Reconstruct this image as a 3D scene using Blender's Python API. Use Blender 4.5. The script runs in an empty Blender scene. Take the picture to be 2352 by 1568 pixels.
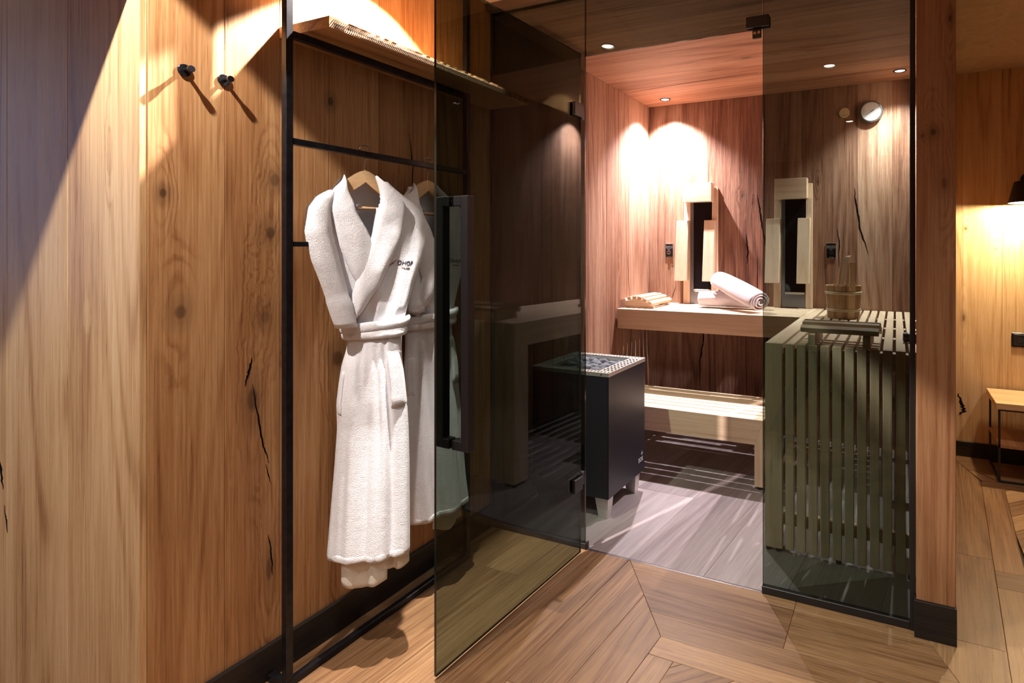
import bpy, bmesh, math, random
import numpy as np
from mathutils import Vector, Matrix, noise as mnoise
random.seed(7)
PI = math.pi
sc = bpy.context.scene
C = sc.collection

# ------------------------------------------------------------------ camera
CAM_H = 1.2
F_PX, CX_PX, HOR = 1303.58, 1480.0, 572.0
YAW = math.radians(23.912)
cam = bpy.data.cameras.new('camera')
cam.sensor_fit = 'HORIZONTAL'; cam.sensor_width = 36.0
cam.lens = 36.0 * F_PX / 2352.0
cam.shift_x = (1176.0 - CX_PX) / 2352.0
cam.shift_y = (HOR - 784.0) / 2352.0
cam.clip_start = 0.02
camo = bpy.data.objects.new('camera', cam); C.objects.link(camo)
camo.location = (0, 0, CAM_H); camo.rotation_euler = (PI / 2, 0, YAW)
sc.camera = camo

# ------------------------------------------------------------------ world, view
w = bpy.data.worlds.new('world'); sc.world = w; w.use_nodes = True
bg = w.node_tree.nodes['Background']
bg.inputs[0].default_value = (0.30, 0.42, 0.80, 1); bg.inputs[1].default_value = 0.5
vs = sc.view_settings
vs.view_transform = 'Standard'; vs.look = 'None'; vs.gamma = 1.0; vs.use_curve_mapping = False
vs.exposure = 0.12

# lamp strengths (W) and colours
WARM = (1.0, 0.90, 0.80)
COOL = (1.0, 0.90, 0.93)
P_COR, P_SAUNA, P_ROOM, P_BED = 105.0, 310.0, 42.0, 46.0

def spot(name, loc, watt, col, half, blend=0.12, radius=0.012, parent=None):
    L = bpy.data.lights.new(name, 'SPOT'); L.energy = watt; L.color = col
    L.spot_size = 2 * math.radians(half); L.spot_blend = blend; L.shadow_soft_size = radius
    o = bpy.data.objects.new(name, L); C.objects.link(o)
    if parent is not None:
        o.parent = parent; o.location = Vector(loc) - Vector(parent.location)
    else:
        o.location = loc
    return o

# ------------------------------------------------------------------ scene constants
XW = -1.61        # left wall face
YE = 0.731        # end of the left wall (corner)
YG = 1.985        # glass front of the sauna
YB = 3.708        # sauna back wall face
XR = 0.115        # sauna right wall inner face
ZC = 2.255        # room ceiling
ZS = 2.208        # sauna ceiling
YBED = 3.77       # bedroom back wall

# ------------------------------------------------------------------ material helpers
class NT:
    def __init__(s, name):
        m = bpy.data.materials.new(name); m.use_nodes = True
        s.m = m; s.t = m.node_tree; s.n = s.t.nodes; s.b = s.n['Principled BSDF']
        s.out = s.n['Material Output']
    def add(s, typ, **kw):
        nd = s.n.new(typ)
        for k, v in kw.items(): setattr(nd, k, v)
        return nd
    def link(s, a, b): s.t.links.new(a, b)
    def val(s, sock, v):
        if hasattr(v, 'is_output'): s.link(v, sock)
        else: sock.default_value = v
    def math(s, op, a, b=None, c=None, clamp=False):
        nd = s.add('ShaderNodeMath', operation=op, use_clamp=clamp)
        s.val(nd.inputs[0], a)
        if b is not None: s.val(nd.inputs[1], b)
        if c is not None: s.val(nd.inputs[2], c)
        return nd.outputs[0]
    def vmath(s, op, a, b=None):
        nd = s.add('ShaderNodeVectorMath', operation=op)
        s.val(nd.inputs[0], a)
        if b is not None: s.val(nd.inputs[1], b)
        return nd.outputs['Value'] if op in ('LENGTH', 'DOT_PRODUCT', 'DISTANCE') else nd.outputs[0]
    def noise(s, vec, scale=1.0, detail=2.0, rough=0.5, dist=0.0):
        nd = s.add('ShaderNodeTexNoise'); s.val(nd.inputs['Vector'], vec)
        nd.inputs['Scale'].default_value = scale; nd.inputs['Detail'].default_value = detail
        nd.inputs['Roughness'].default_value = rough; nd.inputs['Distortion'].default_value = dist
        return nd.outputs[0]
    def mrange(s, v, a, b, c=0.0, d=1.0, typ='SMOOTHSTEP'):
        nd = s.add('ShaderNodeMapRange', interpolation_type=typ)
        s.val(nd.inputs[0], v)
        for i, q in enumerate((a, b, c, d)): nd.inputs[1 + i].default_value = q
        return nd.outputs[0]
    def ramp(s, v, stops):
        nd = s.add('ShaderNodeValToRGB'); s.val(nd.inputs[0], v)
        cr = nd.color_ramp
        while len(cr.elements) < len(stops): cr.elements.new(0.5)
        for e, (p, c) in zip(cr.elements, stops):
            e.position = p; e.color = (c[0], c[1], c[2], 1)
        return nd.outputs[0]
    def mix(s, f, a, b, blend='MIX'):
        nd = s.add('ShaderNodeMix', data_type='RGBA', blend_type=blend)
        s.val(nd.inputs[0], f)
        for sk, v in ((nd.inputs[6], a), (nd.inputs[7], b)):
            if hasattr(v, 'is_output'): s.link(v, sk)
            else: sk.default_value = (v[0], v[1], v[2], 1)
        return nd.outputs[2]
    def bump(s, h, strength=0.2, dist=0.002):
        nd = s.add('ShaderNodeBump'); nd.inputs['Strength'].default_value = strength
        nd.inputs['Distance'].default_value = dist; s.link(h, nd.inputs['Height'])
        s.link(nd.outputs[0], s.b.inputs['Normal']); return nd

def plain(name, col, rough=0.5, metal=0.0, noise_amt=0.06, nscale=60, bump=0.0, spec=0.5):
    t = NT(name)
    geo = t.add('ShaderNodeTexCoord')
    n = t.noise(geo.outputs['Object'], nscale, 3)
    f = t.mrange(n, 0.25, 0.75, 1 - noise_amt * 2, 1 + noise_amt, 'LINEAR')
    c = t.mix(1.0, col, f, 'MULTIPLY') if False else None
    nd = t.add('ShaderNodeMix', data_type='RGBA', blend_type='MULTIPLY'); nd.inputs[0].default_value = 1
    nd.inputs[6].default_value = (*col, 1); t.link(f, nd.inputs[7])
    t.link(nd.outputs[2], t.b.inputs['Base Color'])
    t.b.inputs['Roughness'].default_value = rough; t.b.inputs['Metallic'].default_value = metal
    t.b.inputs['Specular IOR Level'].default_value = spec
    if bump: t.bump(n, bump, 0.001)
    return t.m

def wood(name, stops, grain='z', space='world', ring=20.0, A=3.6, B=0.24, knots=(), rings_amt=0.24,
         fib_amt=0.38, tone_amt=0.42, rnd_amt=0.28, rough=0.5, bump=0.25, bdist=0.0012, relief=0.0, spec=0.35, spots=0.0, knotcol=(0.07, 0.032, 0.014), cracks=False):
    t = NT(name)
    if space == 'world': V = t.add('ShaderNodeNewGeometry').outputs['Position']
    else: V = t.add('ShaderNodeTexCoord').outputs['Object']
    rnd = t.add('ShaderNodeObjectInfo').outputs['Random']
    ov = t.add('ShaderNodeCombineXYZ')
    t.link(t.math('MULTIPLY', rnd, 17.3), ov.inputs[0]); t.link(t.math('MULTIPLY', rnd, 9.1), ov.inputs[1]); t.link(t.math('MULTIPLY', rnd, 31.7), ov.inputs[2])
    P = t.vmath('ADD', V, ov.outputs[0])
    def sv(a, b): return {'z': (a, a, b), 'x': (b, a, a), 'y': (a, b, a)}[grain]
    n = t.noise(t.vmath('MULTIPLY', P, sv(A, B)), 1.0, 1.2, 0.45)
    kd = None
    kn = t.noise(t.vmath('MULTIPLY', V, sv(20, 11)), 1, 3, .6) if knots else None
    for (kx, ky, kz, ra, rl, dark) in knots:
        d = t.vmath('MULTIPLY', t.vmath('SUBTRACT', V, (kx, ky, kz)), {'z': (1 / ra, 1 / ra, 1 / rl), 'x': (1 / rl, 1 / ra, 1 / ra), 'y': (1 / ra, 1 / rl, 1 / ra)}[grain])
        ln = t.vmath('LENGTH', d)
        wob = t.math('MULTIPLY', ln, t.math('ADD', t.math('MULTIPLY', kn, 1.0), 0.5))
        d2 = t.vmath('MULTIPLY', d, {'z': (1, 1, .34), 'x': (.34, 1, 1), 'y': (1, .34, 1)}[grain])
        wob2 = t.math('MULTIPLY', t.vmath('LENGTH', d2), t.math('ADD', t.math('MULTIPLY', kn, .9), 0.55))
        n = t.math('ADD', n, t.mrange(wob2, 3.2, 0.0, 0.0, 0.15))
        k = t.math('MAXIMUM', t.math('MULTIPLY', t.mrange(wob, 1.05, 0.35, 0.0, 1.0), dark), t.math('MULTIPLY', t.mrange(wob, 2.6, 0.6, 0.0, 0.42), dark))
        kd = k if kd is None else t.math('MAXIMUM', kd, k)
    rg = t.math('SINE', t.math('MULTIPLY', n, ring * 6.283))
    rg = t.math('POWER', t.mrange(rg, -1, 1, 0, 1, 'LINEAR'), 3.0)
    rg = t.math('MULTIPLY', rg, t.mrange(t.noise(t.vmath('MULTIPLY', P, sv(11, 1.3)), 1.0, 2), .36, .62, .15, 1.25))
    fib = t.noise(t.vmath('MULTIPLY', P, sv(150, 3.2)), 1.0, 4.0, 0.66)
    por = t.mrange(t.noise(t.vmath('MULTIPLY', P, sv(430, 11.0)), 1.0, 1.0), 0.60, 0.74)
    ton = t.noise(t.vmath('MULTIPLY', P, sv(7.0, 0.5)), 1.0, 2.5, 0.55)
    f = t.math('MULTIPLY', t.math('SUBTRACT', 1.0, rg), rings_amt)
    f = t.math('ADD', f, t.math('MULTIPLY', t.mrange(fib, 0.34, 0.66, 0, 1, 'LINEAR'), fib_amt))
    f = t.math('ADD', f, t.math('MULTIPLY', t.mrange(ton, 0.25, 0.75, 0, 1, 'LINEAR'), tone_amt))
    f = t.math('ADD', f, t.math('MULTIPLY', t.math('SUBTRACT', rnd, 0.5), rnd_amt))
    f = t.math('SUBTRACT', f, t.math('MULTIPLY', por, 0.22), clamp=True)
    col = t.ramp(f, stops)
    if spots:
        sp = t.mrange(t.noise(t.vmath('MULTIPLY', P, sv(34, 11)), 1.0, 3, .6), .70, .76)
        col = t.mix(t.math('MULTIPLY', sp, spots), col, knotcol)
    if kd is not None: col = t.mix(t.math('MULTIPLY', kd, 0.92), col, knotcol)
    t.link(col, t.b.inputs['Base Color'])
    t.link(t.mrange(fib, 0.2, 0.8, rough - 0.07, rough + 0.10, 'LINEAR'), t.b.inputs['Roughness'])
    t.b.inputs['Specular IOR Level'].default_value = spec
    hgt = t.math('ADD', t.math('MULTIPLY', fib, 0.6), t.math('MULTIPLY', por, -0.4))
    hgt = t.math('ADD', hgt, t.math('MULTIPLY', rg, -0.35))
    if relief:
        rf = t.noise(t.vmath('MULTIPLY', P, sv(38, 6)), 1.0, 4, 0.6, 1.2)
        hgt = t.math('ADD', hgt, t.math('MULTIPLY', rf, relief))
    if kd is not None: hgt = t.math('SUBTRACT', hgt, t.math('MULTIPLY', kd, 0.8))
    t.bump(hgt, bump, bdist)
    return t.m

OAK = [(0.0, (0.150, 0.055, 0.018)), (0.32, (0.255, 0.112, 0.042)), (0.62, (0.375, 0.188, 0.078)), (1.0, (0.520, 0.310, 0.150))]
OAKP = [(0.0, (0.300, 0.150, 0.066)), (0.32, (0.510, 0.315, 0.155)), (0.62, (0.640, 0.435, 0.238)), (1.0, (0.760, 0.570, 0.350))]
OAKR = [(0.0, (0.110, 0.042, 0.018)), (0.32, (0.205, 0.085, 0.036)), (0.62, (0.300, 0.140, 0.064)), (1.0, (0.410, 0.222, 0.115))]
SAUNA = [(0.0, (0.085, 0.034, 0.021)), (0.35, (0.205, 0.094, 0.058)), (0.65, (0.330, 0.180, 0.118)), (1.0, (0.470, 0.305, 0.215))]
ASPEN = [(0.0, (0.520, 0.350, 0.230)), (0.5, (0.680, 0.510, 0.365)), (1.0, (0.790, 0.650, 0.500))]
FLOORC = [(0.0, (0.082, 0.036, 0.014)), (0.32, (0.158, 0.079, 0.036)), (0.62, (0.246, 0.137, 0.066)), (1.0, (0.360, 0.222, 0.116))]
SFLOOR = [(0.0, (0.155, 0.122, 0.124)), (0.5, (0.250, 0.212, 0.215)), (1.0, (0.345, 0.305, 0.315))]
M = {}
M['oak_left'] = wood('oak_left_wall', OAK, 'z', knots=[
    (XW, 0.778, 1.335, .012, .018, 1.0), (XW, 1.035, 1.245, .022, .030, .9), (XW, 1.045, 1.395, .020, .028, .75), (XW, 0.815, 1.045, .020, .026, .8),
    (XW, 1.02, 1.01, .02, .03, .6), (XW, 1.22, 1.66, .014, .020, 1.0), (XW, 1.245, 0.855, .024, .034, .85), (XW, 1.03, 0.30, .014, .05, .8),
    (XW, 0.985, 0.79, .018, .05, .9), (XW, 1.25, 0.40, .012, .05, .7), (XW, 1.52, 1.36, .02, .03, .8), (XW, 1.15, 1.98, .010, .014, .9)], ring=19)
M['oak_end'] = wood('oak_end_wall', OAKP, 'z', knots=[
    (-2.00, YE, 1.055, .010, .013, 1.0), (-1.80, YE, 1.04, .008, .012, .8), (-1.72, YE, 1.42, .008, .02, .5), (-1.99, YE, 1.825, .008, .018, .9),
    (-2.015, YE, 0.42, .012, .018, .8), (-1.985, YE, 0.43, .008, .013, .8), (-2.2, YE, 0.43, .02, .05, .6)], ring=15)
M['oak'] = wood('oak_room', OAK, 'z', ring=17)
M['oak_post'] = wood('oak_post', OAKR, 'z', knots=[(0.105, 1.95, 1.56, .014, .018, .9), (0.075, 1.95, 1.55, .006, .008, .9), (0.15, 1.95, 1.9, .008, .02, 1.0), (0.135, 1.95, 1.40, .016, .03, .6)], ring=24)
M['oak_bed'] = wood('oak_bedroom', OAKP, 'z', knots=[(0.37, YBED, 1.32, .010, .012, .9), (0.36, YBED, .80, .01, .03, .8), (0.52, YBED, 1.2, .006, .008, .7)], ring=16)
M['oak_pale_x'] = wood('oak_pale_top', OAKP, 'x', space='object', ring=14)
M['ladle'] = plain('lamplit_birch', (.86, .80, .70), .5)  # whitened colour stands in for strong lamp light on the ladle handle
M['oak_dark'] = plain('oak_sawn_dark', (.10, .050, .022), .8)  # darker brown oak for the slanted saw cuts
M['oak_x'] = wood('oak_crossgrain', OAK, 'y', space='object', ring=14)
M['oak_ceil'] = wood('oak_ceiling', OAK, 'x', ring=15)
M['sauna'] = wood('sauna_wall_wood', SAUNA, 'z', ring=16, bump=0.55, bdist=0.004, relief=0.9, rough=0.62, rnd_amt=0.5, knots=[
    (-1.62, 3.25, 1.30, .02, .04, .6), (-.93, YB, 1.55, .014, .02, .9), (-.86, YB, 1.50, .006, .01, .9), (-.45, YB, 1.62, .01, .015, .8), (-1.43, YB, 1.08, .008, .01, .8)])
M['sauna_ceil'] = wood('sauna_ceiling_wood', SAUNA[:1] + [(0.35, (.26, .115, .062)), (0.65, (.39, .195, .115)), (1.0, (.52, .31, .20))], 'x', ring=15, bump=0.3, rough=0.6, knots=[(-.72, 2.95, ZS, .02, .05, .8), (-.95, 2.5, ZS, .01, .03, .7)])
M['aspen'] = wood('aspen_bench', ASPEN, 'x', space='object', ring=14, rings_amt=.25, fib_amt=.3, tone_amt=.4, rnd_amt=.15, rough=.6, bump=.08)
M['aspen_y'] = wood('aspen_bench_y', ASPEN, 'y', space='object', ring=14, rings_amt=.25, fib_amt=.3, tone_amt=.4, rnd_amt=.15, rough=.6, bump=.08)
M['aspen_z'] = wood('aspen_bench_z', ASPEN, 'z', space='object', ring=14, rings_amt=.25, fib_amt=.3, tone_amt=.4, rnd_amt=.15, rough=.6, bump=.08)
M['hanger'] = wood('beech_hanger', [(0, (.50, .29, .14)), (.5, (.64, .42, .23)), (1, (.74, .54, .33))], 'y', space='object', ring=10, rings_amt=.2, rough=.4, bump=.05)
M['bucketwood'] = wood('bucket_larch', [(0, (.16, .075, .035)), (.35, (.33, .18, .085)), (.65, (.46, .29, .15)), (1, (.58, .41, .24))], 'z', space='object', ring=14, rnd_amt=.8, rough=.5, bump=.1)
M['floor'] = wood('oak_floor', FLOORC, 'y', space='object', ring=16, rings_amt=.16, tone_amt=.30, fib_amt=.40, rough=.42, bump=.22, rnd_amt=.34, spec=.45, spots=.8)
M['floor_light'] = wood('oak_floor_pale', [(p, tuple(min(1, q * 1.25) for q in c)) for p, c in FLOORC], 'y', space='object', ring=16, rings_amt=.22, rough=.42, bump=.2, rnd_amt=.35, spec=.45)
M['sfloor'] = wood('sauna_floor_board', SFLOOR, 'y', space='object', ring=16, rings_amt=.16, rough=.45, bump=.12, rnd_amt=.5, spec=.4)
M['basewood'] = wood('dark_baseboard', [(0, (.008, .006, .006)), (.5, (.016, .012, .012)), (1, (.030, .022, .020))], 'y', ring=16, rough=.45, bump=.2)
M['basewood_x'] = wood('dark_baseboard_x', [(0, (.008, .006, .006)), (.5, (.018, .013, .012)), (1, (.034, .024, .021))], 'x', ring=16, rough=.5, bump=.3)
M['backing'] = plain('wall_backing', (.05, .03, .02), .8)
M['crack'] = plain('dark_crack_filler', (.006, .005, .006), .95, spec=.05)
M['black'] = plain('black_powder_steel', (.014, .013, .016), .38, 0.0, .1, 120, .05)
M['rackblack'] = plain('raw_black_steel', (.022, .021, .027), .30, .55, .25, 40, .04)
M['blackgloss'] = plain('black_gloss', (.008, .008, .010), .12)
M['chrome'] = plain('chrome', (.75, .75, .76), .14, 1.0, .02)
M['steel'] = plain('brushed_steel', (.72, .69, .66), .42, .75, .05, 200)
M['brass'] = plain('brass_screw', (.62, .45, .20), .3, 1.0)
M['heater'] = plain('anthracite_heater', (.020, .018, .027), .42, .1, .08, 300, .05)
M['whiteprint'] = plain('white_print', (.75, .75, .75), .5)
M['greyprint'] = plain('grey_print', (.28, .28, .28), .5)
M['blueprint'] = plain('navy_thread', (.012, .012, .045), .8)
M['redprint'] = plain('red_thread', (.33, .10, .09), .8)
M['brownprint'] = plain('brown_thread', (.13, .06, .045), .8)
M['labelgrey'] = plain('woven_label', (.22, .22, .27), .8)
M['irglass'] = plain('infrared_glass', (.010, .008, .010), .06)
M['greymetal'] = plain('grey_aluminium', (.24, .24, .27), .3, .8)
M['purple'] = plain('dark_violet_plastic', (.030, .014, .045), .4)
M['hoop'] = plain('pale_plastic_hoop', (.62, .52, .36), .4)
M['dial'] = plain('white_dial', (.80, .80, .84), .35)
M['cork'] = plain('vent_cork', (.68, .54, .30), .7, 0, .2, 160, .4)
M['ivory'] = plain('downlight_white', (.7, .7, .7), .4)

def emis(name, col, strength):
    t = NT(name); e = t.add('ShaderNodeEmission'); e.inputs[0].default_value = (*col, 1); e.inputs[1].default_value = strength
    t.link(e.outputs[0], t.out.inputs[0]); return t.m
M['lamp_cool'] = emis('downlight_lens_cool', (1, .95, .97), 14)
M['lamp_warm'] = emis('downlight_lens_warm', (1, .90, .78), 45)
M['shade_in'] = emis('lamp_inner_glow', (1, .86, .58), 3.0)

def terry(name, col):
    t = NT(name); V = t.add('ShaderNodeNewGeometry').outputs['Position']
    n1 = t.noise(V, 420, 2.5, .6); n2 = t.noise(V, 55, 3, .55); n3 = t.noise(V, 14, 2, .5)
    h = t.math('ADD', t.math('ADD', t.math('MULTIPLY', n1, .75), t.math('MULTIPLY', n2, .35)), t.math('MULTIPLY', n3, .9))
    f = t.mrange(n1, .3, .7, .90, 1.0, 'LINEAR')
    nd = t.add('ShaderNodeMix', data_type='RGBA', blend_type='MULTIPLY'); nd.inputs[0].default_value = 1
    nd.inputs[6].default_value = (*col, 1); t.link(f, nd.inputs[7]); t.link(nd.outputs[2], t.b.inputs['Base Color'])
    t.b.inputs['Roughness'].default_value = .95; t.b.inputs['Specular IOR Level'].default_value = .1
    t.b.inputs['Sheen Weight'].default_value = .35; t.b.inputs['Sheen Roughness'].default_value = .5
    t.bump(h, .75, .005); return t.m
M['terry'] = terry('white_terry', (.855, .865, .935))
M['terry_in'] = terry('cream_terry_lining', (.84, .80, .72))
M['towel'] = terry('lilac_white_towel', (.78, .73, .79))

def glass(name, tint):
    # smoked pane: per surface clear tinted transmission plus Fresnel mirror
    t = NT(name); t.n.remove(t.b)
    g = t.add('ShaderNodeNewGeometry')
    cs = t.math('ABSOLUTE', t.vmath('DOT_PRODUCT', g.outputs['Normal'], g.outputs['Incoming']))
    fr = t.math('ADD', t.math('MULTIPLY', t.math('POWER', t.math('SUBTRACT', 1.0, cs, clamp=True), 5.0), 0.978), .022)
    tr = t.add('ShaderNodeBsdfTransparent'); tr.inputs[0].default_value = (*tint, 1)
    gl = t.add('ShaderNodeBsdfGlossy'); gl.inputs['Roughness'].default_value = 0.0; gl.inputs['Color'].default_value = (1, 1, 1, 1)
    mx = t.add('ShaderNodeMixShader'); t.link(fr, mx.inputs[0]); t.link(tr.outputs[0], mx.inputs[1]); t.link(gl.outputs[0], mx.inputs[2])
    t.link(mx.outputs[0], t.out.inputs[0]); return t.m
M['smoked'] = glass('smoked_glass', (.46, .51, .475))
M['clear'] = glass('clear_glass', (.93, .95, .94))
M['glassedge'] = plain('polished_glass_edge', (.010, .014, .014), .12)
def stucco():
    t = NT('brushed_plaster'); V = t.add('ShaderNodeNewGeometry').outputs['Position']
    n = t.noise(V, 9, 6, .65, 1.5); n2 = t.noise(V, 45, 4, .7, .6)
    t.link(t.ramp(n, [(.3, (.40, .30, .21)), (.55, (.48, .37, .265)), (.8, (.56, .45, .34))]), t.b.inputs['Base Color'])
    t.b.inputs['Roughness'].default_value = .7
    t.bump(t.math('ADD', n, t.math('MULTIPLY', n2, .5)), .6, .006); return t.m
M['plaster'] = stucco()
def stone():
    t = NT('sauna_stone'); V = t.add('ShaderNodeTexCoord').outputs['Object']
    n = t.noise(V, 60, 5, .7); t.link(t.ramp(n, [(.3, (.05, .055, .08)), (.55, (.13, .14, .18)), (.75, (.30, .31, .36))]), t.b.inputs['Base Color'])
    t.b.inputs['Roughness'].default_value = .75; t.bump(n, .7, .004); return t.m
M['stone'] = stone()

# ------------------------------------------------------------------ object helpers
def link_mesh(name, me, mat=None, parent=None, origin=None):
    o = bpy.data.objects.new(name, me); C.objects.link(o)
    if mat is not None and len(me.materials) == 0: me.materials.append(M[mat] if isinstance(mat, str) else mat)
    if parent is not None: o.parent = parent
    return o
def world_loc(o):
    v = Vector((0, 0, 0))
    while o is not None:
        v += Vector(o.location); o = o.parent
    return v
def obj(name, bm, mat, parent=None, origin=None, smooth=False):
    """bm in world coordinates; origin (world) becomes the object's origin."""
    pl = world_loc(parent) if parent is not None else Vector((0, 0, 0))
    if origin is None: origin = pl
    origin = Vector(origin)
    bmesh.ops.translate(bm, verts=bm.verts, vec=-origin)
    bmesh.ops.recalc_face_normals(bm, faces=bm.faces)
    me = bpy.data.meshes.new(name); bm.to_mesh(me); bm.free()
    if smooth:
        for p in me.polygons: p.use_smooth = True
    o = link_mesh(name, me, mat, parent); o.location = origin - pl
    return o
def tag(o, label=None, cat=None, group=None, kind=None):
    if label: o['label'] = label
    if cat: o['category'] = cat
    if group: o['group'] = group
    if kind: o['kind'] = kind
    return o
def thing(name, loc, label, cat, group=None, kind=None):
    o = bpy.data.objects.new(name, None); C.objects.link(o); o.location = loc; o.empty_display_size = .05
    return tag(o, label, cat, group, kind)
def bbox(x0, x1, y0, y1, z0, z1, bev=0.0, seg=1, bm=None):
    b = bm or bmesh.new()
    vs_ = [b.verts.new(p) for p in ((x0, y0, z0), (x1, y0, z0), (x1, y1, z0), (x0, y1, z0), (x0, y0, z1), (x1, y0, z1), (x1, y1, z1), (x0, y1, z1))]
    fs = [b.faces.new([vs_[i] for i in f]) for f in ((0, 3, 2, 1), (4, 5, 6, 7), (0, 1, 5, 4), (1, 2, 6, 5), (2, 3, 7, 6), (3, 0, 4, 7))]
    if bev:
        es = list({e for f in fs for e in f.edges})
        bmesh.ops.bevel(b, geom=es, offset=bev, segments=seg, affect='EDGES', profile=.5)
    return b
def box(name, x0, x1, y0, y1, z0, z1, mat, parent=None, bev=0.0015, seg=1, centre=False):
    og = ((x0 + x1) / 2, (y0 + y1) / 2, (z0 + z1) / 2) if centre else None
    return obj(name, bbox(x0, x1, y0, y1, z0, z1, bev, seg), mat, parent, og)
def tube(path, r, n=12, bm=None, cap=True, rz=None):
    """round tube along a path; r number or list"""
    b = bm or bmesh.new(); P = [Vector(p) for p in path]; rings = []
    up0 = None
    for i, p in enumerate(P):
        d = (P[min(i + 1, len(P) - 1)] - P[max(i - 1, 0)]).normalized()
        if up0 is None:
            up0 = Vector((0, 0, 1)) if abs(d.z) < .9 else Vector((1, 0, 0))
        a = d.cross(up0).normalized(); c = a.cross(d).normalized(); up0 = c
        rr = r[i] if isinstance(r, (list, tuple)) else r
        rings.append([b.verts.new(p + (a * math.cos(2 * PI * k / n) + c * math.sin(2 * PI * k / n)) * rr) for k in range(n)])
    for i in range(len(rings) - 1):
        for k in range(n):
            b.faces.new((rings[i][k], rings[i][(k + 1) % n], rings[i + 1][(k + 1) % n], rings[i + 1][k]))
    if cap: b.faces.new(rings[0][::-1]); b.faces.new(rings[-1])
    return b
def lathe(profile, centre, axis='z', n=32, bm=None):
    """profile [(r,h)] revolved about the axis through centre; closed on the axis where r=0"""
    b = bm or bmesh.new(); c = Vector(centre); rows = []
    for r, h in profile:
        row = []
        for k in range(n if r > 1e-6 else 1):
            a = 2 * PI * k / n; u, v = r * math.cos(a), r * math.sin(a)
            q = {'z': (u, v, h), 'x': (h, u, v), 'y': (u, h, v)}[axis]
            row.append(b.verts.new(c + Vector(q)))
        rows.append(row)
    for i in range(len(rows) - 1):
        A_, B_ = rows[i], rows[i + 1]
        for k in range(n):
            k2 = (k + 1) % n
            if len(A_) == 1 and len(B_) == 1: continue
            if len(A_) == 1: b.faces.new((A_[0], B_[k], B_[k2]))
            elif len(B_) == 1: b.faces.new((A_[k], A_[k2], B_[0]))
            else: b.faces.new((A_[k], A_[k2], B_[k2], B_[k]))
    return b
def prism(pts, ext, bm=None, bev=0.0):
    """pts: 3D polygon, ext: extrusion vector"""
    b = bm or bmesh.new(); e = Vector(ext)
    a = [b.verts.new(p) for p in pts]; c = [b.verts.new(Vector(p) + e) for p in pts]
    fs = [b.faces.new(a[::-1]), b.faces.new(c)]
    n = len(a)
    for i in range(n): fs.append(b.faces.new((a[i], a[(i + 1) % n], c[(i + 1) % n], c[i])))
    if bev:
        es = list({q for f in fs for q in f.edges})
        bmesh.ops.bevel(b, geom=es, offset=bev, segments=1, affect='EDGES')
    return b
def copy_tree(o, parent=None):
    c = o.copy(); C.objects.link(c); c.parent = parent
    for ch in [x for x in o.children]: copy_tree(ch, c)
    return c
def text_mesh(txt, size, extrude=0.0):
    cu = bpy.data.curves.new('t', 'FONT'); cu.body = txt; cu.size = size; cu.extrude = extrude; cu.align_x = 'LEFT'; cu.resolution_u = 3
    o = bpy.data.objects.new('t', cu); C.objects.link(o)
    dg = bpy.context.evaluated_depsgraph_get()
    me = bpy.data.meshes.new_from_object(o.evaluated_get(dg))
    bpy.data.objects.remove(o); bpy.data.curves.remove(cu)
    return me
def text_obj(name, txt, size, mat, parent, loc, ax, ay, extrude=.0006):
    """flat lettering: ax text direction, ay up direction (world vectors)"""
    me = text_mesh(txt, size, extrude); me.name = name; me.materials.clear(); me.materials.append(M[mat])
    o = bpy.data.objects.new(name, me); C.objects.link(o)
    ax, ay = Vector(ax), Vector(ay); az = ax.cross(ay)
    R_ = Matrix((ax, ay, az)).transposed().to_4x4()
    o.parent = parent; o.matrix_local = Matrix.Translation(Vector(loc) - world_loc(parent)) @ R_
    return o
def crack(parent, pts, wd, axis, mat='crack'):
    """dark filled crack, slightly proud; pts [(u,z)], axis 'x': face in YZ at X, 'y': face in XZ at Y, 'c': ceiling"""
    b = bmesh.new(); kind, k, sgn = axis; n = len(pts); fr, bk = [], []
    # resample with wobble
    P = []
    for i in range(n - 1):
        m_ = 7
        for j in range(m_):
            q = j / m_; P.append((pts[i][0] * (1 - q) + pts[i + 1][0] * q + random.uniform(-1, 1) * wd * .35, pts[i][1] * (1 - q) + pts[i + 1][1] * q))
    P.append(pts[-1])
    for i, (u, z) in enumerate(P):
        q = i / (len(P) - 1); hw = wd * .5 * (math.sin(PI * min(max(q, .02), .98)) ** .6) * random.uniform(.7, 1.15)
        for s in (-1, 1):
            for dd, lst in ((sgn * .0007, fr), (-sgn * .0006, bk)):
                if kind == 'x': lst.append(b.verts.new((k + dd, u + s * hw, z)))
                elif kind == 'y': lst.append(b.verts.new((u + s * hw, k + dd, z)))
                else: lst.append(b.verts.new((u, z + s * hw, k + dd)))
    for i in range(len(P) - 1):
        for lst in (fr, bk): b.faces.new((lst[2 * i], lst[2 * i + 1], lst[2 * i + 3], lst[2 * i + 2]))
        for s in (0, 1): b.faces.new((fr[2 * i + s], fr[2 * i + 2 + s], bk[2 * i + 2 + s], bk[2 * i + s]))
    return obj('crack', b, mat, parent)

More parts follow.
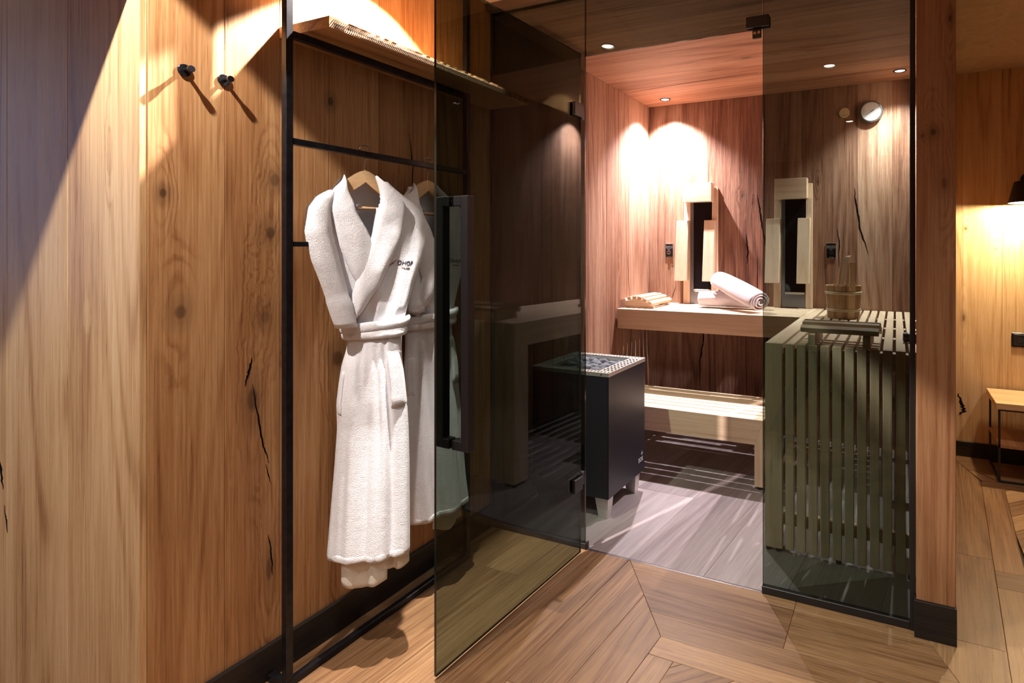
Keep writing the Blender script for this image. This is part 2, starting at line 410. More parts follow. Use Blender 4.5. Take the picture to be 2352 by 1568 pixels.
# ------------------------------------------------------------------ SETTING
# ---- walls as boards on a backing
def plank_wall(name, kind, face, sgn, u0, u1, z0, z1, seams, mat, label, thick=.016, back=.10):
    """kind 'x': face in the plane X=face looking towards sgn; 'y': plane Y=face"""
    us = [u0] + [s for s in seams if u0 < s < u1] + [u1]
    f0, f1 = face - sgn * thick, face - sgn * back
    root = None
    if kind == 'x': root = box(name, min(f0, f1), max(f0, f1), u0, u1, z0, z1, 'backing', bev=0)
    else: root = box(name, u0, u1 - (.02 if name == 'wall_front_left' else 0), min(f0, f1), max(f0, f1), z0, z1, 'backing', bev=0)
    tag(root, label, 'wall', kind='structure')
    for a, b_ in zip(us[:-1], us[1:]):
        g = .0004
        if kind == 'x': box('plank', min(face, f0), max(face, f0), a + g, b_ - g, z0, z1, mat, root, bev=.0008)
        else: box('plank', a + g, b_ - g, min(face, f0), max(face, f0), z0, z1, mat, root, bev=.0008)
    return root

wl = plank_wall('wall_left', 'x', XW, 1, YE + .016, YG, 0, ZC, [.915, 1.06, 1.215, 1.40, 1.60, 1.78], 'oak_left', 'oak plank wall behind the clothes rack with two black hooks')
for pts, wd in (([(.985, .905), (.975, .86), (.965, .83)], .006), ([(.985, .83), (1.0, .74), (1.012, .66), (1.03, .60)], .0045), ([(1.02, .60), (1.035, .54)], .003),
                ([(1.028, .40), (1.035, .35), (1.04, .28)], .004), ([(1.53, 1.62), (1.55, 1.50), (1.545, 1.40)], .005), ([(1.505, 1.30), (1.515, 1.2)], .003)):
    crack(wl, pts, wd, ('x', XW, 1))
we = plank_wall('wall_front_left', 'y', YE, -1, -3.2, XW, 0, ZC, [-2.9, -2.6, -2.36, -2.128, -1.875], 'oak_end', 'pale oak end wall left of the black hooks')
for pts, wd in (([(-2.165, .98), (-2.175, .82), (-2.16, .66)], .005), ([(-2.163, .66), (-2.155, .62), (-2.145, .57)], .008), ([(-2.14, .53), (-2.125, .46)], .004)):
    crack(we, pts, wd, ('y', YE, -1))
def turn(o, deg, c=(XW, YE, 0)):
    o.matrix_world = Matrix.Translation(c) @ Matrix.Rotation(math.radians(deg), 4, 'Z') @ Matrix.Translation(-Vector(c)) @ Matrix.Translation(o.location)
turn(we, 5.5)
wsl = plank_wall('wall_sauna_left', 'x', XW, 1, YG, YB + .05, 0, ZS, [2.2, 2.42, 2.62, 2.84, 3.06, 3.22, 3.38, 3.55], 'sauna', 'reddish oak left wall inside the sauna behind the heater')
crack(wsl, [(3.365, 1.17), (3.375, 1.0), (3.40, .86)], .004, ('x', XW, 1)); crack(wsl, [(3.40, .70), (3.40, .30)], .006, ('x', XW, 1))
wsb = plank_wall('wall_sauna_back', 'y', YB, -1, XW, XR, 0, ZS, [-1.36, -1.17, -.95, -.78, -.55, -.36, -.215, -.02], 'sauna', 'reddish oak back wall of the sauna above the benches')
for pts, wd in (([(-1.21, .80), (-1.205, .58), (-1.225, .45), (-1.225, .2)], .010), ([(-.76, .80), (-.765, .55), (-.775, .2)], .010), ([(-.70, .80), (-.71, .45)], .004),
                ([(-.83, 1.56), (-.815, 1.45), (-.785, 1.27), (-.765, 1.14)], .011), ([(-.905, 1.30), (-.897, 1.2), (-.90, 1.1)], .012), ([(-.83, 1.15), (-.835, .83)], .006),
                ([(-.235, 1.575), (-.222, 1.45), (-.20, 1.33), (-.155, 1.17)], .012), ([(-.335, 1.33), (-.32, 1.24), (-.325, 1.08)], .007), ([(-1.40, .95), (-1.44, .84)], .003)):
    crack(wsb, pts, wd, ('y', YB, -1))
wsr = plank_wall('wall_sauna_right', 'x', XR, -1, YG, YB + .05, 0, ZS, [2.2, 2.5, 2.8, 3.1, 3.4], 'sauna', 'reddish oak right wall inside the sauna', thick=.012, back=.026)
# partition end (post) and bedroom side of the partition
post = box('wall_partition', .141, .166, 1.99, YBED, 0, ZC, 'oak_post', bev=.001); tag(post, 'thin oak partition wall between sauna and bedroom', 'wall', kind='structure')
post2 = box('trim_1', .058, .166, 1.952, 1.99, .114, ZC, 'oak_post', bev=.0015); tag(post2, 'upright oak post at the right end of the sauna glass', 'post', kind='structure')
bb = box('baseboard_partition', .052, .168, 1.944, 1.99, 0, .114, 'basewood_x', bev=.001); tag(bb, 'short dark baseboard at the foot of the oak post', 'baseboard', kind='structure')
wb = plank_wall('wall_back', 'y', YBED, -1, .166, 2.2, 0, ZC, [.355, .55, .85, 1.2, 1.6, 1.9], 'oak_bed', 'oak bedroom back wall lit by the reading lamp')
crack(wb, [(.335, .36), (.352, .30), (.36, .26), (.335, .235)], .02, ('y', YBED, -1))
wr = plank_wall('wall_right', 'x', 2.2, -1, -3.0, YBED, 0, ZC, [-2.4, -1.8, -1.2, -.6, 0, .6, 1.2, 1.8, 2.4, 3.0], 'oak', 'oak wall at the right side of the bedroom')
wf = plank_wall('wall_front', 'y', -3.0, 1, -3.3, 2.2, 0, ZC, [-2.7, -2.1, -1.5, -.9, -.3, .3, .9, 1.5], 'oak', 'oak wall behind the viewer')
# left far wall with an unseen window, added to let in bluish light
for nm, a, b_, z0, z1 in (('wall_left_far', -3.0, -1.1, 0, ZC), ('wall_left_far_near', .2, YE, 0, ZC), ('wall_left_far_low', -1.1, .2, 0, .95), ('wall_left_far_high', -1.1, .2, 2.05, ZC)):
    q = box(nm, -3.3, -3.2, a, b_, z0, z1, 'oak', bev=0); tag(q, 'oak wall around the assumed window left of the viewer, piece %s' % nm.split('_')[-1], 'wall', kind='structure')
win = thing('assumed_window', (-3.25, -.45, .95), 'assumed unseen window left of the viewer, added to let in bluish light', 'window', kind='structure')  # out of view; assumed from the bluish tint at the far left
box('glass_pane', -3.253, -3.247, -1.05, .15, 1.0, 2.0, 'clear', win, bev=0)
for a in ((-1.1, -1.05, .95, 2.05), (.15, .2, .95, 2.05)): box('assumed_window_frame', -3.28, -3.22, a[0], a[1], a[2], a[3], 'black', win)
for a in ((-1.05, .15, .95, 1.0), (-1.05, .15, 2.0, 2.05)): box('assumed_window_frame', -3.28, -3.22, a[0], a[1], a[2], a[3], 'black', win)
# baseboards
q = box('baseboard_left', XW, XW + .014, YE + .002, YG - .012, 0, .096, 'basewood', bev=.001); tag(q, 'black baseboard along the wall behind the robes', 'baseboard', kind='structure')
q = box('baseboard_back', .166, 2.2, YBED - .014, YBED, 0, .085, 'basewood_x', bev=.001); tag(q, 'black baseboard below the bedroom back wall', 'baseboard', kind='structure')
# ceilings
q = box('ceiling', -3.3, 2.2, -3.0, YG - .03, ZC, ZC + .08, 'plaster', bev=0); tag(q, 'brushed plaster ceiling of the room', 'ceiling', kind='structure')
box('metal_strip', -1.166, -1.148, 1.33, YG - .05, ZC - .004, ZC, 'greymetal', q, bev=.0006)
q = box('ceiling_bedroom', .141, 2.2, YG - .03, YBED, ZC - .035, ZC + .08, 'plaster', bev=0); tag(q, 'brushed brown plaster ceiling of the bedroom', 'ceiling', kind='structure')
cs = box('ceiling_sauna', XW - .09, XR + .026, YG - .03, YB + .1, ZS + .012, ZC + .08, 'backing', bev=0); tag(cs, 'oak plank ceiling inside the sauna', 'ceiling', kind='structure')
ys = [YG + .006, 2.14, 2.33, 2.52, 2.70, 2.92, 3.10, 3.26, 3.44, YB]
for a, b_ in zip(ys[:-1], ys[1:]): box('plank', XW, XR, a + .0004, b_ - .0004, ZS, ZS + .012, 'sauna_ceil', cs, bev=.0006)
crack(cs, [(-1.55, 3.30), (-1.3, 3.27), (-.95, 3.235), (-.72, 3.22)], .005, ('c', ZS, -1))


# ---- floors
def clip(poly, a, b, c):
    out = []; n = len(poly)
    for i in range(n):
        p, q = poly[i], poly[(i + 1) % n]; dp = a * p[0] + b * p[1] - c; dq = a * q[0] + b * q[1] - c
        if dp <= 0: out.append(p)
        if (dp < 0 < dq) or (dq < 0 < dp):
            t_ = dp / (dp - dq); out.append((p[0] + (q[0] - p[0]) * t_, p[1] + (q[1] - p[1]) * t_))
    return out
def clipbox(poly, x0, x1, y0, y1):
    for h_ in ((-1, 0, -x0), (1, 0, x1), (0, -1, -y0), (0, 1, y1)):
        poly = clip(poly, *h_)
        if len(poly) < 3: return []
    return poly
def area(p): return .5 * sum(p[i][0] * p[(i + 1) % len(p)][1] - p[(i + 1) % len(p)][0] * p[i][1] for i in range(len(p)))
def dedup(poly):
    out = []
    for p in poly:
        if not out or math.hypot(p[0] - out[-1][0], p[1] - out[-1][1]) > 1e-4: out.append(p)
    if len(out) > 1 and math.hypot(out[0][0] - out[-1][0], out[0][1] - out[-1][1]) < 1e-4: out.pop()
    # drop collinear points
    n = len(out); res = []
    for i in range(n):
        a_, b_, c_ = out[i - 1], out[i], out[(i + 1) % n]
        if abs((b_[0] - a_[0]) * (c_[1] - b_[1]) - (b_[1] - a_[1]) * (c_[0] - b_[0])) > 1e-8: res.append(b_)
    return res
def inset(poly, d):
    if area(poly) < 0: poly = poly[::-1]
    n = len(poly); lines = []
    for i in range(n):
        p, q = poly[i], poly[(i + 1) % n]; ex, ey = q[0] - p[0], q[1] - p[1]; L = math.hypot(ex, ey); nx, ny = ey / L, -ex / L
        lines.append((nx, ny, nx * p[0] + ny * p[1] - d))
    out = []
    for i in range(n):
        (a, b, c), (a2, b2, c2) = lines[i - 1], lines[i]; D = a * b2 - a2 * b
        if abs(D) < 1e-9: return []
        out.append(((c * b2 - c2 * b) / D, (a * c2 - a2 * c) / D))
    return out
NB = [0]
def board(poly, ang, parent, mat='floor', top=0.0, th=.012, gap=.0005, ch=.0009):
    """floor board: convex outline, grain along angle ang (deg from X)"""
    poly = dedup(poly)
    if len(poly) < 3 or abs(area(poly)) < 2e-4: return
    lo = inset(poly, gap); hi = inset(poly, gap + ch)
    if len(lo) < 3 or len(hi) != len(lo): return
    cx = sum(p[0] for p in lo) / len(lo); cy = sum(p[1] for p in lo) / len(lo)
    rot = math.radians(ang - 90); c_, s_ = math.cos(-rot), math.sin(-rot)
    def loc(p): x, y = p[0] - cx, p[1] - cy; return (x * c_ - y * s_, x * s_ + y * c_)
    b = bmesh.new(); n = len(lo); dz = random.uniform(-.0003, .0003)
    r0 = [b.verts.new((*loc(p), -th)) for p in lo]; r1 = [b.verts.new((*loc(p), -ch)) for p in lo]; r2 = [b.verts.new((*loc(p), dz)) for p in hi]
    b.faces.new(r0[::-1]); b.faces.new(r2)
    for A_, B_ in ((r0, r1), (r1, r2)):
        for i in range(n): b.faces.new((A_[i], A_[(i + 1) % n], B_[(i + 1) % n], B_[i]))
    me = bpy.data.meshes.new('floor_board'); b.to_mesh(me); b.free()
    o = link_mesh('floor_board', me, mat, parent); o.location = (cx, cy, top); o.rotation_euler = (0, 0, rot); NB[0] += 1
SK = .07
def sx(x0, y): return x0 + SK * (y - 1.8)
def ycol(xa, xb, y0, y1): return [(sx(xa, y0), y0), (sx(xb, y0), y0), (sx(xb, y1), y1), (sx(xa, y1), y1)]
def joints(y0, y1, fixed=()):
    ys_ = [y0] + sorted(fixed)
    if fixed:
        return ys_ + [y1]
    y = y0 + random.uniform(.5, 1.4)
    while y < y1 - .4: ys_.append(y); y += random.uniform(1.0, 1.7)
    return ys_ + [y1]
fl = box('floor', -3.3, 2.2, -3.0, YBED, -.06, -.0125, 'backing', bev=0); tag(fl, 'oak board floor of the room with mitred frame boards', 'floor', kind='structure')
# line through two points: keep side given by sign
def half(p, q, ref):
    nx, ny = q[1] - p[1], -(q[0] - p[0]); c_ = nx * p[0] + ny * p[1]
    s_ = 1 if nx * ref[0] + ny * ref[1] <= c_ else -1
    return (nx * s_, ny * s_, c_ * s_)
LEFT, MID, RIGHT = (-3, 0), (-.3, 1.9), (1, 2.5)
M1a, M1b = (-.942, YG), (-.667, 1.63)
M2a, M2b = (.075, YG), (.23, 1.63)
cols = [-.655, -.80, -.955, -1.11, -1.265, -1.42, -1.575, -1.73]
for i, (xb, xa) in enumerate(zip(cols[:-1], cols[1:])):
    fx = {4: (-.4, 1.72,), 1: (.1, 1.29), 2: (.55,), 3: (-.9, .98), 0: (.6,), 5: (.3, 1.33)}.get(i, ())
    yy = joints(-3.0, YG, fx)
    for a, b_ in zip(yy[:-1], yy[1:]):
        p = ycol(xa, xb, a, b_)
        p = clip(p, *half(M1a, M1b, LEFT)) if i < 2 else p
        if i < 2 and p: p = [q for q in p]
        if i >= 5 and p:
            if b_ > YE: p = clip(p, -1, 0, -XW)
        if p: board(p, 90 - math.degrees(math.atan(SK)), fl)
for xa in np.arange(-3.2, -1.74, .25):   # boards left of the corner
    p = clipbox([(xa, -3), (xa + .25, -3), (xa + .25, YE), (xa, YE)], -3.2, -1.735, -3, YE)
    if p:
        for y0, y1 in ((-3, -1.2), (-1.2, YE)): board(clip(clip(p, 0, 1, y1), 0, -1, -y0), 90, fl)
rows = [YG, 1.93, 1.73, 1.63]
for i, (yb, ya) in enumerate(zip(rows[:-1], rows[1:])):
    for x0, x1 in ([(-1, -.31), (-.31, .4)] if i < 2 else [(-1, .4)]):
        p = [(x0, ya), (x1, ya), (x1, yb), (x0, yb)]
        p = clip(p, *half(M1a, M1b, MID)); p = clip(p, *half(M2a, M2b, MID)) if p else p
        if p: board(p, 0, fl)
# right hand field
def rcol(xa, xb, y0, y1, mat='floor'):
    p = ycol(xa, xb, y0, y1)
    p = clip(p, *half(M2a, M2b, RIGHT)) if y0 < YG else p
    if p: board(p, 90 - math.degrees(math.atan(SK)), fl, mat)
p = clip(clip([(.0, 1.63), (sx(.29, 1.63), 1.63), (sx(.29, YG), YG), (.0, YG)], *half(M2a, M2b, RIGHT)), -1, 0, -.05); board(p, 86, fl)
board([(.166, YG), (sx(.29, YG), YG), (sx(.29, 2.55), 2.55), (.166, 2.55)], 86, fl)
board([(.166, 2.55), (sx(.29, 2.55), 2.55), (sx(.29, 3.39), 3.39), (.315, 3.66), (.166, 3.66)], 86, fl)
for y0, y1 in ((3.39, 3.52), (3.52, 3.66), (3.66, YBED)):
    p = [(.166, y0), (2.2, y0), (2.2, y1), (.166, y1)]
    if y0 < 3.6: p = clip(p, *half((.315, 3.66), (.41, 3.39), (2, 3.6)))
    if p:
        for x0, x1 in ((.1, .95), (.95, 2.2)): board(clip(clip(p, 1, 0, x1), -1, 0, -x0), 0, fl)
board(ycol(.29, .40, 1.63, 2.35), 86, fl); board([(sx(.29, 2.35), 2.35), (.75, 2.35), (.75, 2.47), (sx(.29, 2.47), 2.47)], 0, fl)
board(ycol(.29, .39, 2.47, 3.32), 86, fl, 'floor_light'); board([(sx(.29, 3.32), 3.32), (2.2, 3.32), (2.2, 3.39), (sx(.29, 3.39), 3.39)], 0, fl)
def herring(x0, x1, y0, y1, wd, ln, edge=None, mats=('floor', 'floor_light')):
    # herringbone of boards wd x ln at 45 degrees
    k = 0
    r2 = math.sqrt(.5); ny_ = int((y1 - y0 + 2 * ln) / (wd * math.sqrt(2))) + 3
    colw = ln * math.sqrt(2) ; nx_ = int((x1 - x0) / colw) + 3
    for i in range(-1, nx_):
        for j in range(-2, ny_):
            for s in (0, 1):
                bx = x0 + i * colw; by = y0 - ln + j * wd * math.sqrt(2)
                if s == 0: pts = [(0, 0), (ln * r2, ln * r2), (ln * r2 - wd * r2, ln * r2 + wd * r2), (-wd * r2, wd * r2)]
                else: pts = [(ln * r2, ln * r2), (2 * ln * r2, 0), (2 * ln * r2 - 0 + wd * r2 * 0, wd * math.sqrt(2)), (ln * r2, ln * r2 + wd * math.sqrt(2))]
                if s == 0: pts = [(0, 0), (ln * r2, ln * r2), (ln * r2, ln * r2 + wd * math.sqrt(2)), (0, wd * math.sqrt(2))]
                p = clipbox([(bx + q[0], by + q[1]) for q in pts], x0, x1, y0, y1)
                if p and edge: p = clip(p, *edge)
                if p: board(p, 45 if s == 0 else -45, fl, mats[(i + j + s) % 2]); k += 1
board([(sx(-.655, 1.545), 1.545), (.2, 1.545), (.2, 1.63), (sx(-.655, 1.63), 1.63)], 0, fl, 'floor_light')
p = [(sx(-.655, .2), .2), (sx(-.575, .2), .2), (sx(-.575, 1.545), 1.545), (sx(-.655, 1.545), 1.545)]; board(p, 86, fl)
herring(-.60, .25, .2, 1.545, .11, .40, edge=half((sx(-.575, 1.545), 1.545), (sx(-.575, .2), .2), (1, 1)))
herring(.46, 1.3, 2.47, 3.32, .10, .34, edge=half((sx(.39, 3.32), 3.32), (sx(.39, 2.47), 2.47), (2, 3)))
for a, b_, y0, y1 in ((.25, 1.2, .2, 1.63), (1.2, 2.2, .2, 1.63), (1.3, 2.2, 2.47, 3.32), (.46, 1.3, 1.63, 2.35), (1.3, 2.2, 1.63, 2.47), (.75, 1.3, 2.35, 2.47)):
    nn = max(1, round((b_ - a) / .22))
    for i in range(nn):
        u0, u1 = a + (b_ - a) * i / nn, a + (b_ - a) * (i + 1) / nn
        board([(u0, y0), (u1, y0), (u1, y1), (u0, y1)], 90, fl)
for i in range(13):
    u0, u1 = -.66 + i * .22, -.44 + i * .22
    for y0, y1 in ((-3, -1.5 + .3 * (i % 3)), (-1.5 + .3 * (i % 3), .2)): board([(u0, y0), (u1, y0), (u1, y1), (u0, y1)], 90, fl)
# sauna floor
fs = box('floor_sauna', XW, XR, YG + .004, YB, -.06, -.0125, 'backing', bev=0); tag(fs, 'pale greyish board floor inside the sauna', 'floor', kind='structure')
scol = [-1.9, -1.52, -1.22, -.92, -.615, -.32, -.02, .3]
for i, (xa, xb) in enumerate(zip(scol[:-1], scol[1:])):
    yy = [YG + .006, (2.9, 3.2, 2.6, 3.3, 3.0, 2.7, 3.1)[i], YB]
    for a, b_ in zip(yy[:-1], yy[1:]):
        p = [(xa + .10 * (a - 2.3), a), (xb + .10 * (a - 2.3), a), (xb + .10 * (b_ - 2.3), b_), (xa + .10 * (b_ - 2.3), b_)]
        p = clipbox(p, XW, XR, YG, YB)
        if p: board(p, 90 - math.degrees(math.atan(.10)), fs, 'sfloor', gap=.0004, ch=.0006)
q = box('trim_2', -1.135, -.43, YG - .004, YG + .004, -.001, .0008, 'greymetal', bev=.0005); tag(q, 'thin metal threshold strip at the sauna doorway', 'threshold', kind='structure')

# ------------------------------------------------------------------ GLASS FRONT
def pane(name, x0, x1, y0, y1, z0, z1, parent, mat='smoked'):
    b = bbox(x0, x1, y0, y1, z0, z1, 0); o = obj(name, b, mat, parent); me = o.data
    me.materials.append(M['glassedge'])
    d = (x1 - x0, y1 - y0, z1 - z0); thin = d.index(min(d))
    for p_ in me.polygons:
        if abs(p_.normal[thin]) < .5: p_.material_index = 1
    return o
GX0, GX1, GX2, GX3 = XW + .004, -1.137, -.428, .052
DH = 1.972
g1 = thing('window_2', ((GX0 + GX1) / 2, YG, 0), 'fixed smoked glass panel between wall and hinged door', 'glass panel', kind='structure')
pane('glass_pane', GX0, GX1 - .002, YG - .004, YG + .004, .022, ZC - .02, g1)
box('floor_channel', GX0, GX1 + .004, YG - .009, YG + .009, 0, .024, 'black', g1); box('channel_end_cap', GX1 + .004, GX1 + .009, YG - .010, YG + .010, 0, .030, 'black', g1)
box('top_channel', GX0, GX1, YG - .010, YG + .010, ZC - .03, ZC - .001, 'black', g1); box('wall_channel', GX0, GX0 + .012, YG - .009, YG + .009, .024, ZC - .03, 'black', g1)
g2 = thing('window_3', ((GX2 + GX3) / 2, YG, 0), 'fixed smoked glass panel in front of the slatted bench end', 'glass panel', kind='structure')
pane('glass_pane', GX2 + .002, GX3 - .004, YG - .004, YG + .004, .022, ZC - .02, g2)
box('floor_channel', GX2, GX3 - .012, YG - .010, YG + .010, 0, .026, 'black', g2); box('top_channel', GX2, GX3, YG - .010, YG + .010, ZC - .03, ZC - .001, 'black', g2)
box('wall_channel', GX3 - .012, GX3 + .004, YG - .012, YG + .012, 0, ZC - .03, 'black', g2)
g3 = thing('window_4', ((GX1 + GX2) / 2, YG, DH), 'smoked glass panel above the sauna doorway', 'glass panel', kind='structure')
pane('glass_pane', GX1, GX2, YG - .004, YG + .004, DH, ZC - .02, g3); box('top_channel', GX1, GX2, YG - .010, YG + .010, ZC - .03, ZC - .001, 'black', g3)
# lock keeper on the corner of panels
lk = thing('lock_fitting', (-.44, YG, 1.94), 'black clamp fitting with two brass screws at the top of the doorway', 'fitting')
box('clamp_plate', -.482, -.402, YG - .018, YG - .0045, 1.975, 2.014, 'black', lk, bev=.002); box('clamp_plate', -.482, -.402, YG + .0045, YG + .018, 1.975, 2.014, 'black', lk, bev=.002)
box('stop_tab', -.462, -.431, YG - .006, YG + .006, 1.940, 1.974, 'black', lk, bev=.002)
for i in (0, 1):
    obj('screw', lathe([(0, -.0080), (.0052, -.0075), (.0056, -.006), (.0056, -.004), (0, -.004)], (-.4535 + i * .0145, YG, 1.958 + .001 * i), 'y', 14), 'brass', lk)
# door leaf (swung open)
hx, hy = -1.136, 1.938; fx_, fy_ = -1.173, 1.209
ang = math.atan2(fy_ - hy, fx_ - hx); LW = math.hypot(fx_ - hx, fy_ - hy)
door = thing('door_1', (hx, hy, 0), 'open smoked glass sauna door with black bar handles', 'door', kind='structure'); door.rotation_euler = (0, 0, ang)
def dobj(name, bm, mat, parent):   # bm in door coordinates: x along leaf, y across (left hand of direction), z up
    bmesh.ops.recalc_face_normals(bm, faces=bm.faces); me = bpy.data.meshes.new(name); bm.to_mesh(me); bm.free()
    return link_mesh(name, me, mat, parent)
o = dobj('glass_pane', bbox(0, LW, -.004, .004, .010, 1.968, 0), 'smoked', door); o.data.materials.append(M['glassedge'])
for p_ in o.data.polygons:
    if abs(p_.normal[1]) < .5: p_.material_index = 1
HP = LW - .068
for sgn, off in ((1, .054), (-1, .042)):
    hb = dobj('handle', bbox(HP - .014, HP + .014, sgn * off - .014, sgn * off + .014, .625, 1.352, .002), 'black', door)
    for zz in (.625, 1.324):
        dobj('handle_stub', bbox(HP - .014, HP + .014, min(sgn * .005, sgn * (off - .012)), max(sgn * .005, sgn * (off - .012)), zz, zz + .028, .0015), 'black', hb)
        dobj('glass_ring', lathe([(.0, .0), (.0125, 0), (.0125, sgn * .0016), (0, sgn * .0016)], (HP, sgn * .0042, zz + .014), 'y', 20), 'chrome', hb)
for zz in (.262, 1.715):
    for sgn in (1, -1):
        hg = dobj('hinge', bbox(.004, .062, min(sgn * .0045, sgn * .017), max(sgn * .0045, sgn * .017), zz, zz + .052, .002), 'black', door)
    dobj('hinge_pin', tube([(-.004, .0, zz - .004), (-.004, .0, zz + .056)], .008, 12), 'black', hg)
    dobj('hinge_plate', bbox(-.040, -.004, -.022, -.004, zz, zz + .052, .002), 'black', hg)

# ------------------------------------------------------------------ DOWNLIGHTS
def downlight(loc, label, mat, r=.034, watt=0, col=WARM, half=45, group='recessed downlights', blend=.10, src=.012):
    t_ = thing('ceiling_downlight', loc, label, 'downlight', group)
    obj('trim_ring', lathe([(r + .010, 0), (r + .010, -.003), (r + .004, -.005), (r, -.002), (r, .0)], loc, 'z', 32), 'black', t_, smooth=True)
    obj('lens', lathe([(0, -.0012), (r, -.0012)], loc, 'z', 32), mat, t_)
    if watt: spot('downlight_beam', (loc[0], loc[1], loc[2] - .012), watt, col, half, blend, src, t_)
    return t_
downlight((-1.42, 3.549, ZS), 'glaring round downlight in the sauna corner above the slatted headrest', 'lamp_cool', .026, P_SAUNA, COOL, 56, 'sauna downlights', .9)
downlight((.02, 3.515, ZS), 'round downlight above the bucket near the thermometer', 'lamp_cool', .026, P_SAUNA, COOL, 56, 'sauna downlights', .9)
downlight((-1.355, .385, ZC), 'downlight above the left end of the hook wall', 'lamp_warm', .03, P_COR * 1.15, WARM, 50, 'room downlights')
downlight((-1.37, 1.345, ZC), 'downlight above the shelf with the hanging robes', 'lamp_warm', .03, P_COR * 3.8, WARM, 48, 'room downlights')
for i, (x, y) in enumerate(((-.35, .55), (.75, .95), (-.35, -1.0), (.9, -1.0), (-1.36, -.6), (1.3, 2.4))):  # unseen downlights, added to give the room and robes general fill light
    downlight((x, y, ZC if y < 1.9 else ZC - .035), ('unseen fill downlight added over the floor in front of the doorway', 'unseen fill downlight added over the floor right of the post', 'unseen fill downlight added behind the viewer', 'unseen fill downlight added behind the viewer to the right', 'unseen fill downlight added at the left rear of the room', 'unseen fill downlight added over the bedroom')[i], 'lamp_warm', .03, P_ROOM * (.3, .6, 1, 1, 1, .8)[i], WARM, 58, 'room downlights', .5)
# blue area light added outside the assumed window to tint the left side
L = bpy.data.lights.new('assumed_daylight', 'AREA'); L.shape = 'RECTANGLE'; L.size = 1.2; L.size_y = 1.0; L.energy = 11; L.color = (.45, .58, 1.0)
o = bpy.data.objects.new('assumed_daylight', L); C.objects.link(o); o.location = (-3.42, -.45, 1.5); o.rotation_euler = (0, -PI / 2, 0)

# ------------------------------------------------------------------ CLOTHES RACK, SHELVES, HOOKS
RX0, RX1, RYA, RYB = -1.534, -1.514, 1.015, 1.724
rack = thing('clothes_rack', (-1.531, 1.39, 0), 'tall black steel clothes rack holding two white bathrobes', 'clothes rack')
for y in (RYA, RYB):
    box('post', RX0, RX1, y, y + .020, .020, 2.246, 'rackblack', rack, bev=.0012)
    box('floor_foot', XW + .016, RX0, y, y + .020, .0005, .020, 'rackblack', rack, bev=.0012)
    box('wall_stub', XW + .001, RX0, y, y + .020, 2.226, 2.246, 'rackblack', rack, bev=.0012)
box('floor_bar', RX0, RX1, RYA, RYB + .020, .0005, .020, 'rackblack', rack, bev=.0012)
for z0, z1, nm in ((1.781, 1.801, 'shelf_beam'), (1.488, 1.506, 'hanging_rail'), (1.207, 1.221, 'cross_bar'), (2.226, 2.246, 'top_beam')):
    box(nm, RX0 + .001, RX1 - .001, RYA + .020, RYB, z0, z1, 'rackblack', rack, bev=.0012)
# shelf board with sawn end-grain front
def wavy_shelf():
    b = bmesh.new(); n = 60; y0, y1, x0, x1, z0, z1 = 1.058, YG - .014, XW + .001, -1.402, 1.802, 1.832
    rows_ = []
    for i in range(n + 1):
        y = y0 + (y1 - y0) * i / n; j = random.uniform(-.0016, .0016)
        rows_.append([b.verts.new(p) for p in ((x0, y, z0), (x1 + j, y, z0), (x1 + random.uniform(-.0022, .0022), y, (z0 + z1) / 2), (x1 + j * .6, y, z1), (x0, y, z1))])
    for A_, B_ in zip(rows_[:-1], rows_[1:]):
        for k in range(5): b.faces.new((A_[k], B_[k], B_[(k + 1) % 5], A_[(k + 1) % 5]))
    b.faces.new(rows_[0]); b.faces.new(rows_[-1][::-1]); return b
sh = obj('wall_shelf', wavy_shelf(), 'oak_x', None, (-1.5, 1.5, 1.81)); tag(sh, 'oak shelf board with rough sawn front edge above the robes', 'shelf')
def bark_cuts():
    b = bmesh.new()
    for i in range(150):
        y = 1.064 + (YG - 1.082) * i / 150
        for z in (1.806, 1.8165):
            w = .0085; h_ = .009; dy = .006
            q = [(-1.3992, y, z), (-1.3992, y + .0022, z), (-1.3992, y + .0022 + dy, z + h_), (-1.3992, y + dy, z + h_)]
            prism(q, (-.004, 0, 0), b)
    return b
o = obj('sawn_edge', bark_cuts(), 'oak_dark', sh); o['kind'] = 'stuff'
sh2 = box('coat_shelf', -2.03, XW - .002, .42, YE - .001, 1.855, 1.885, 'oak_x', bev=.001, centre=True); turn(sh2, 5.5); tag(sh2, 'oak shelf board high on the pale end wall', 'shelf')
for i, (y, lb) in enumerate(((.822, 'black round wall hook, left one of the pair'), (.912, 'black round wall hook, right one nearer the rack'))):
    hk = thing('wall_hook', (XW, y, 1.642), lb, 'hook', 'wall hooks')
    obj('base_disc', lathe([(0, 0), (.0150, 0), (.0150, .004), (.0142, .0048), (0, .0048)], (XW, y, 1.642), 'x', 32), 'blackgloss', hk)
    obj('peg', lathe([(.0048, .0048), (.0048, .020), (.0080, .026), (.0082, .032), (.0076, .0328), (0, .0328)], (XW, y, 1.642), 'x', 24), 'blackgloss', hk)

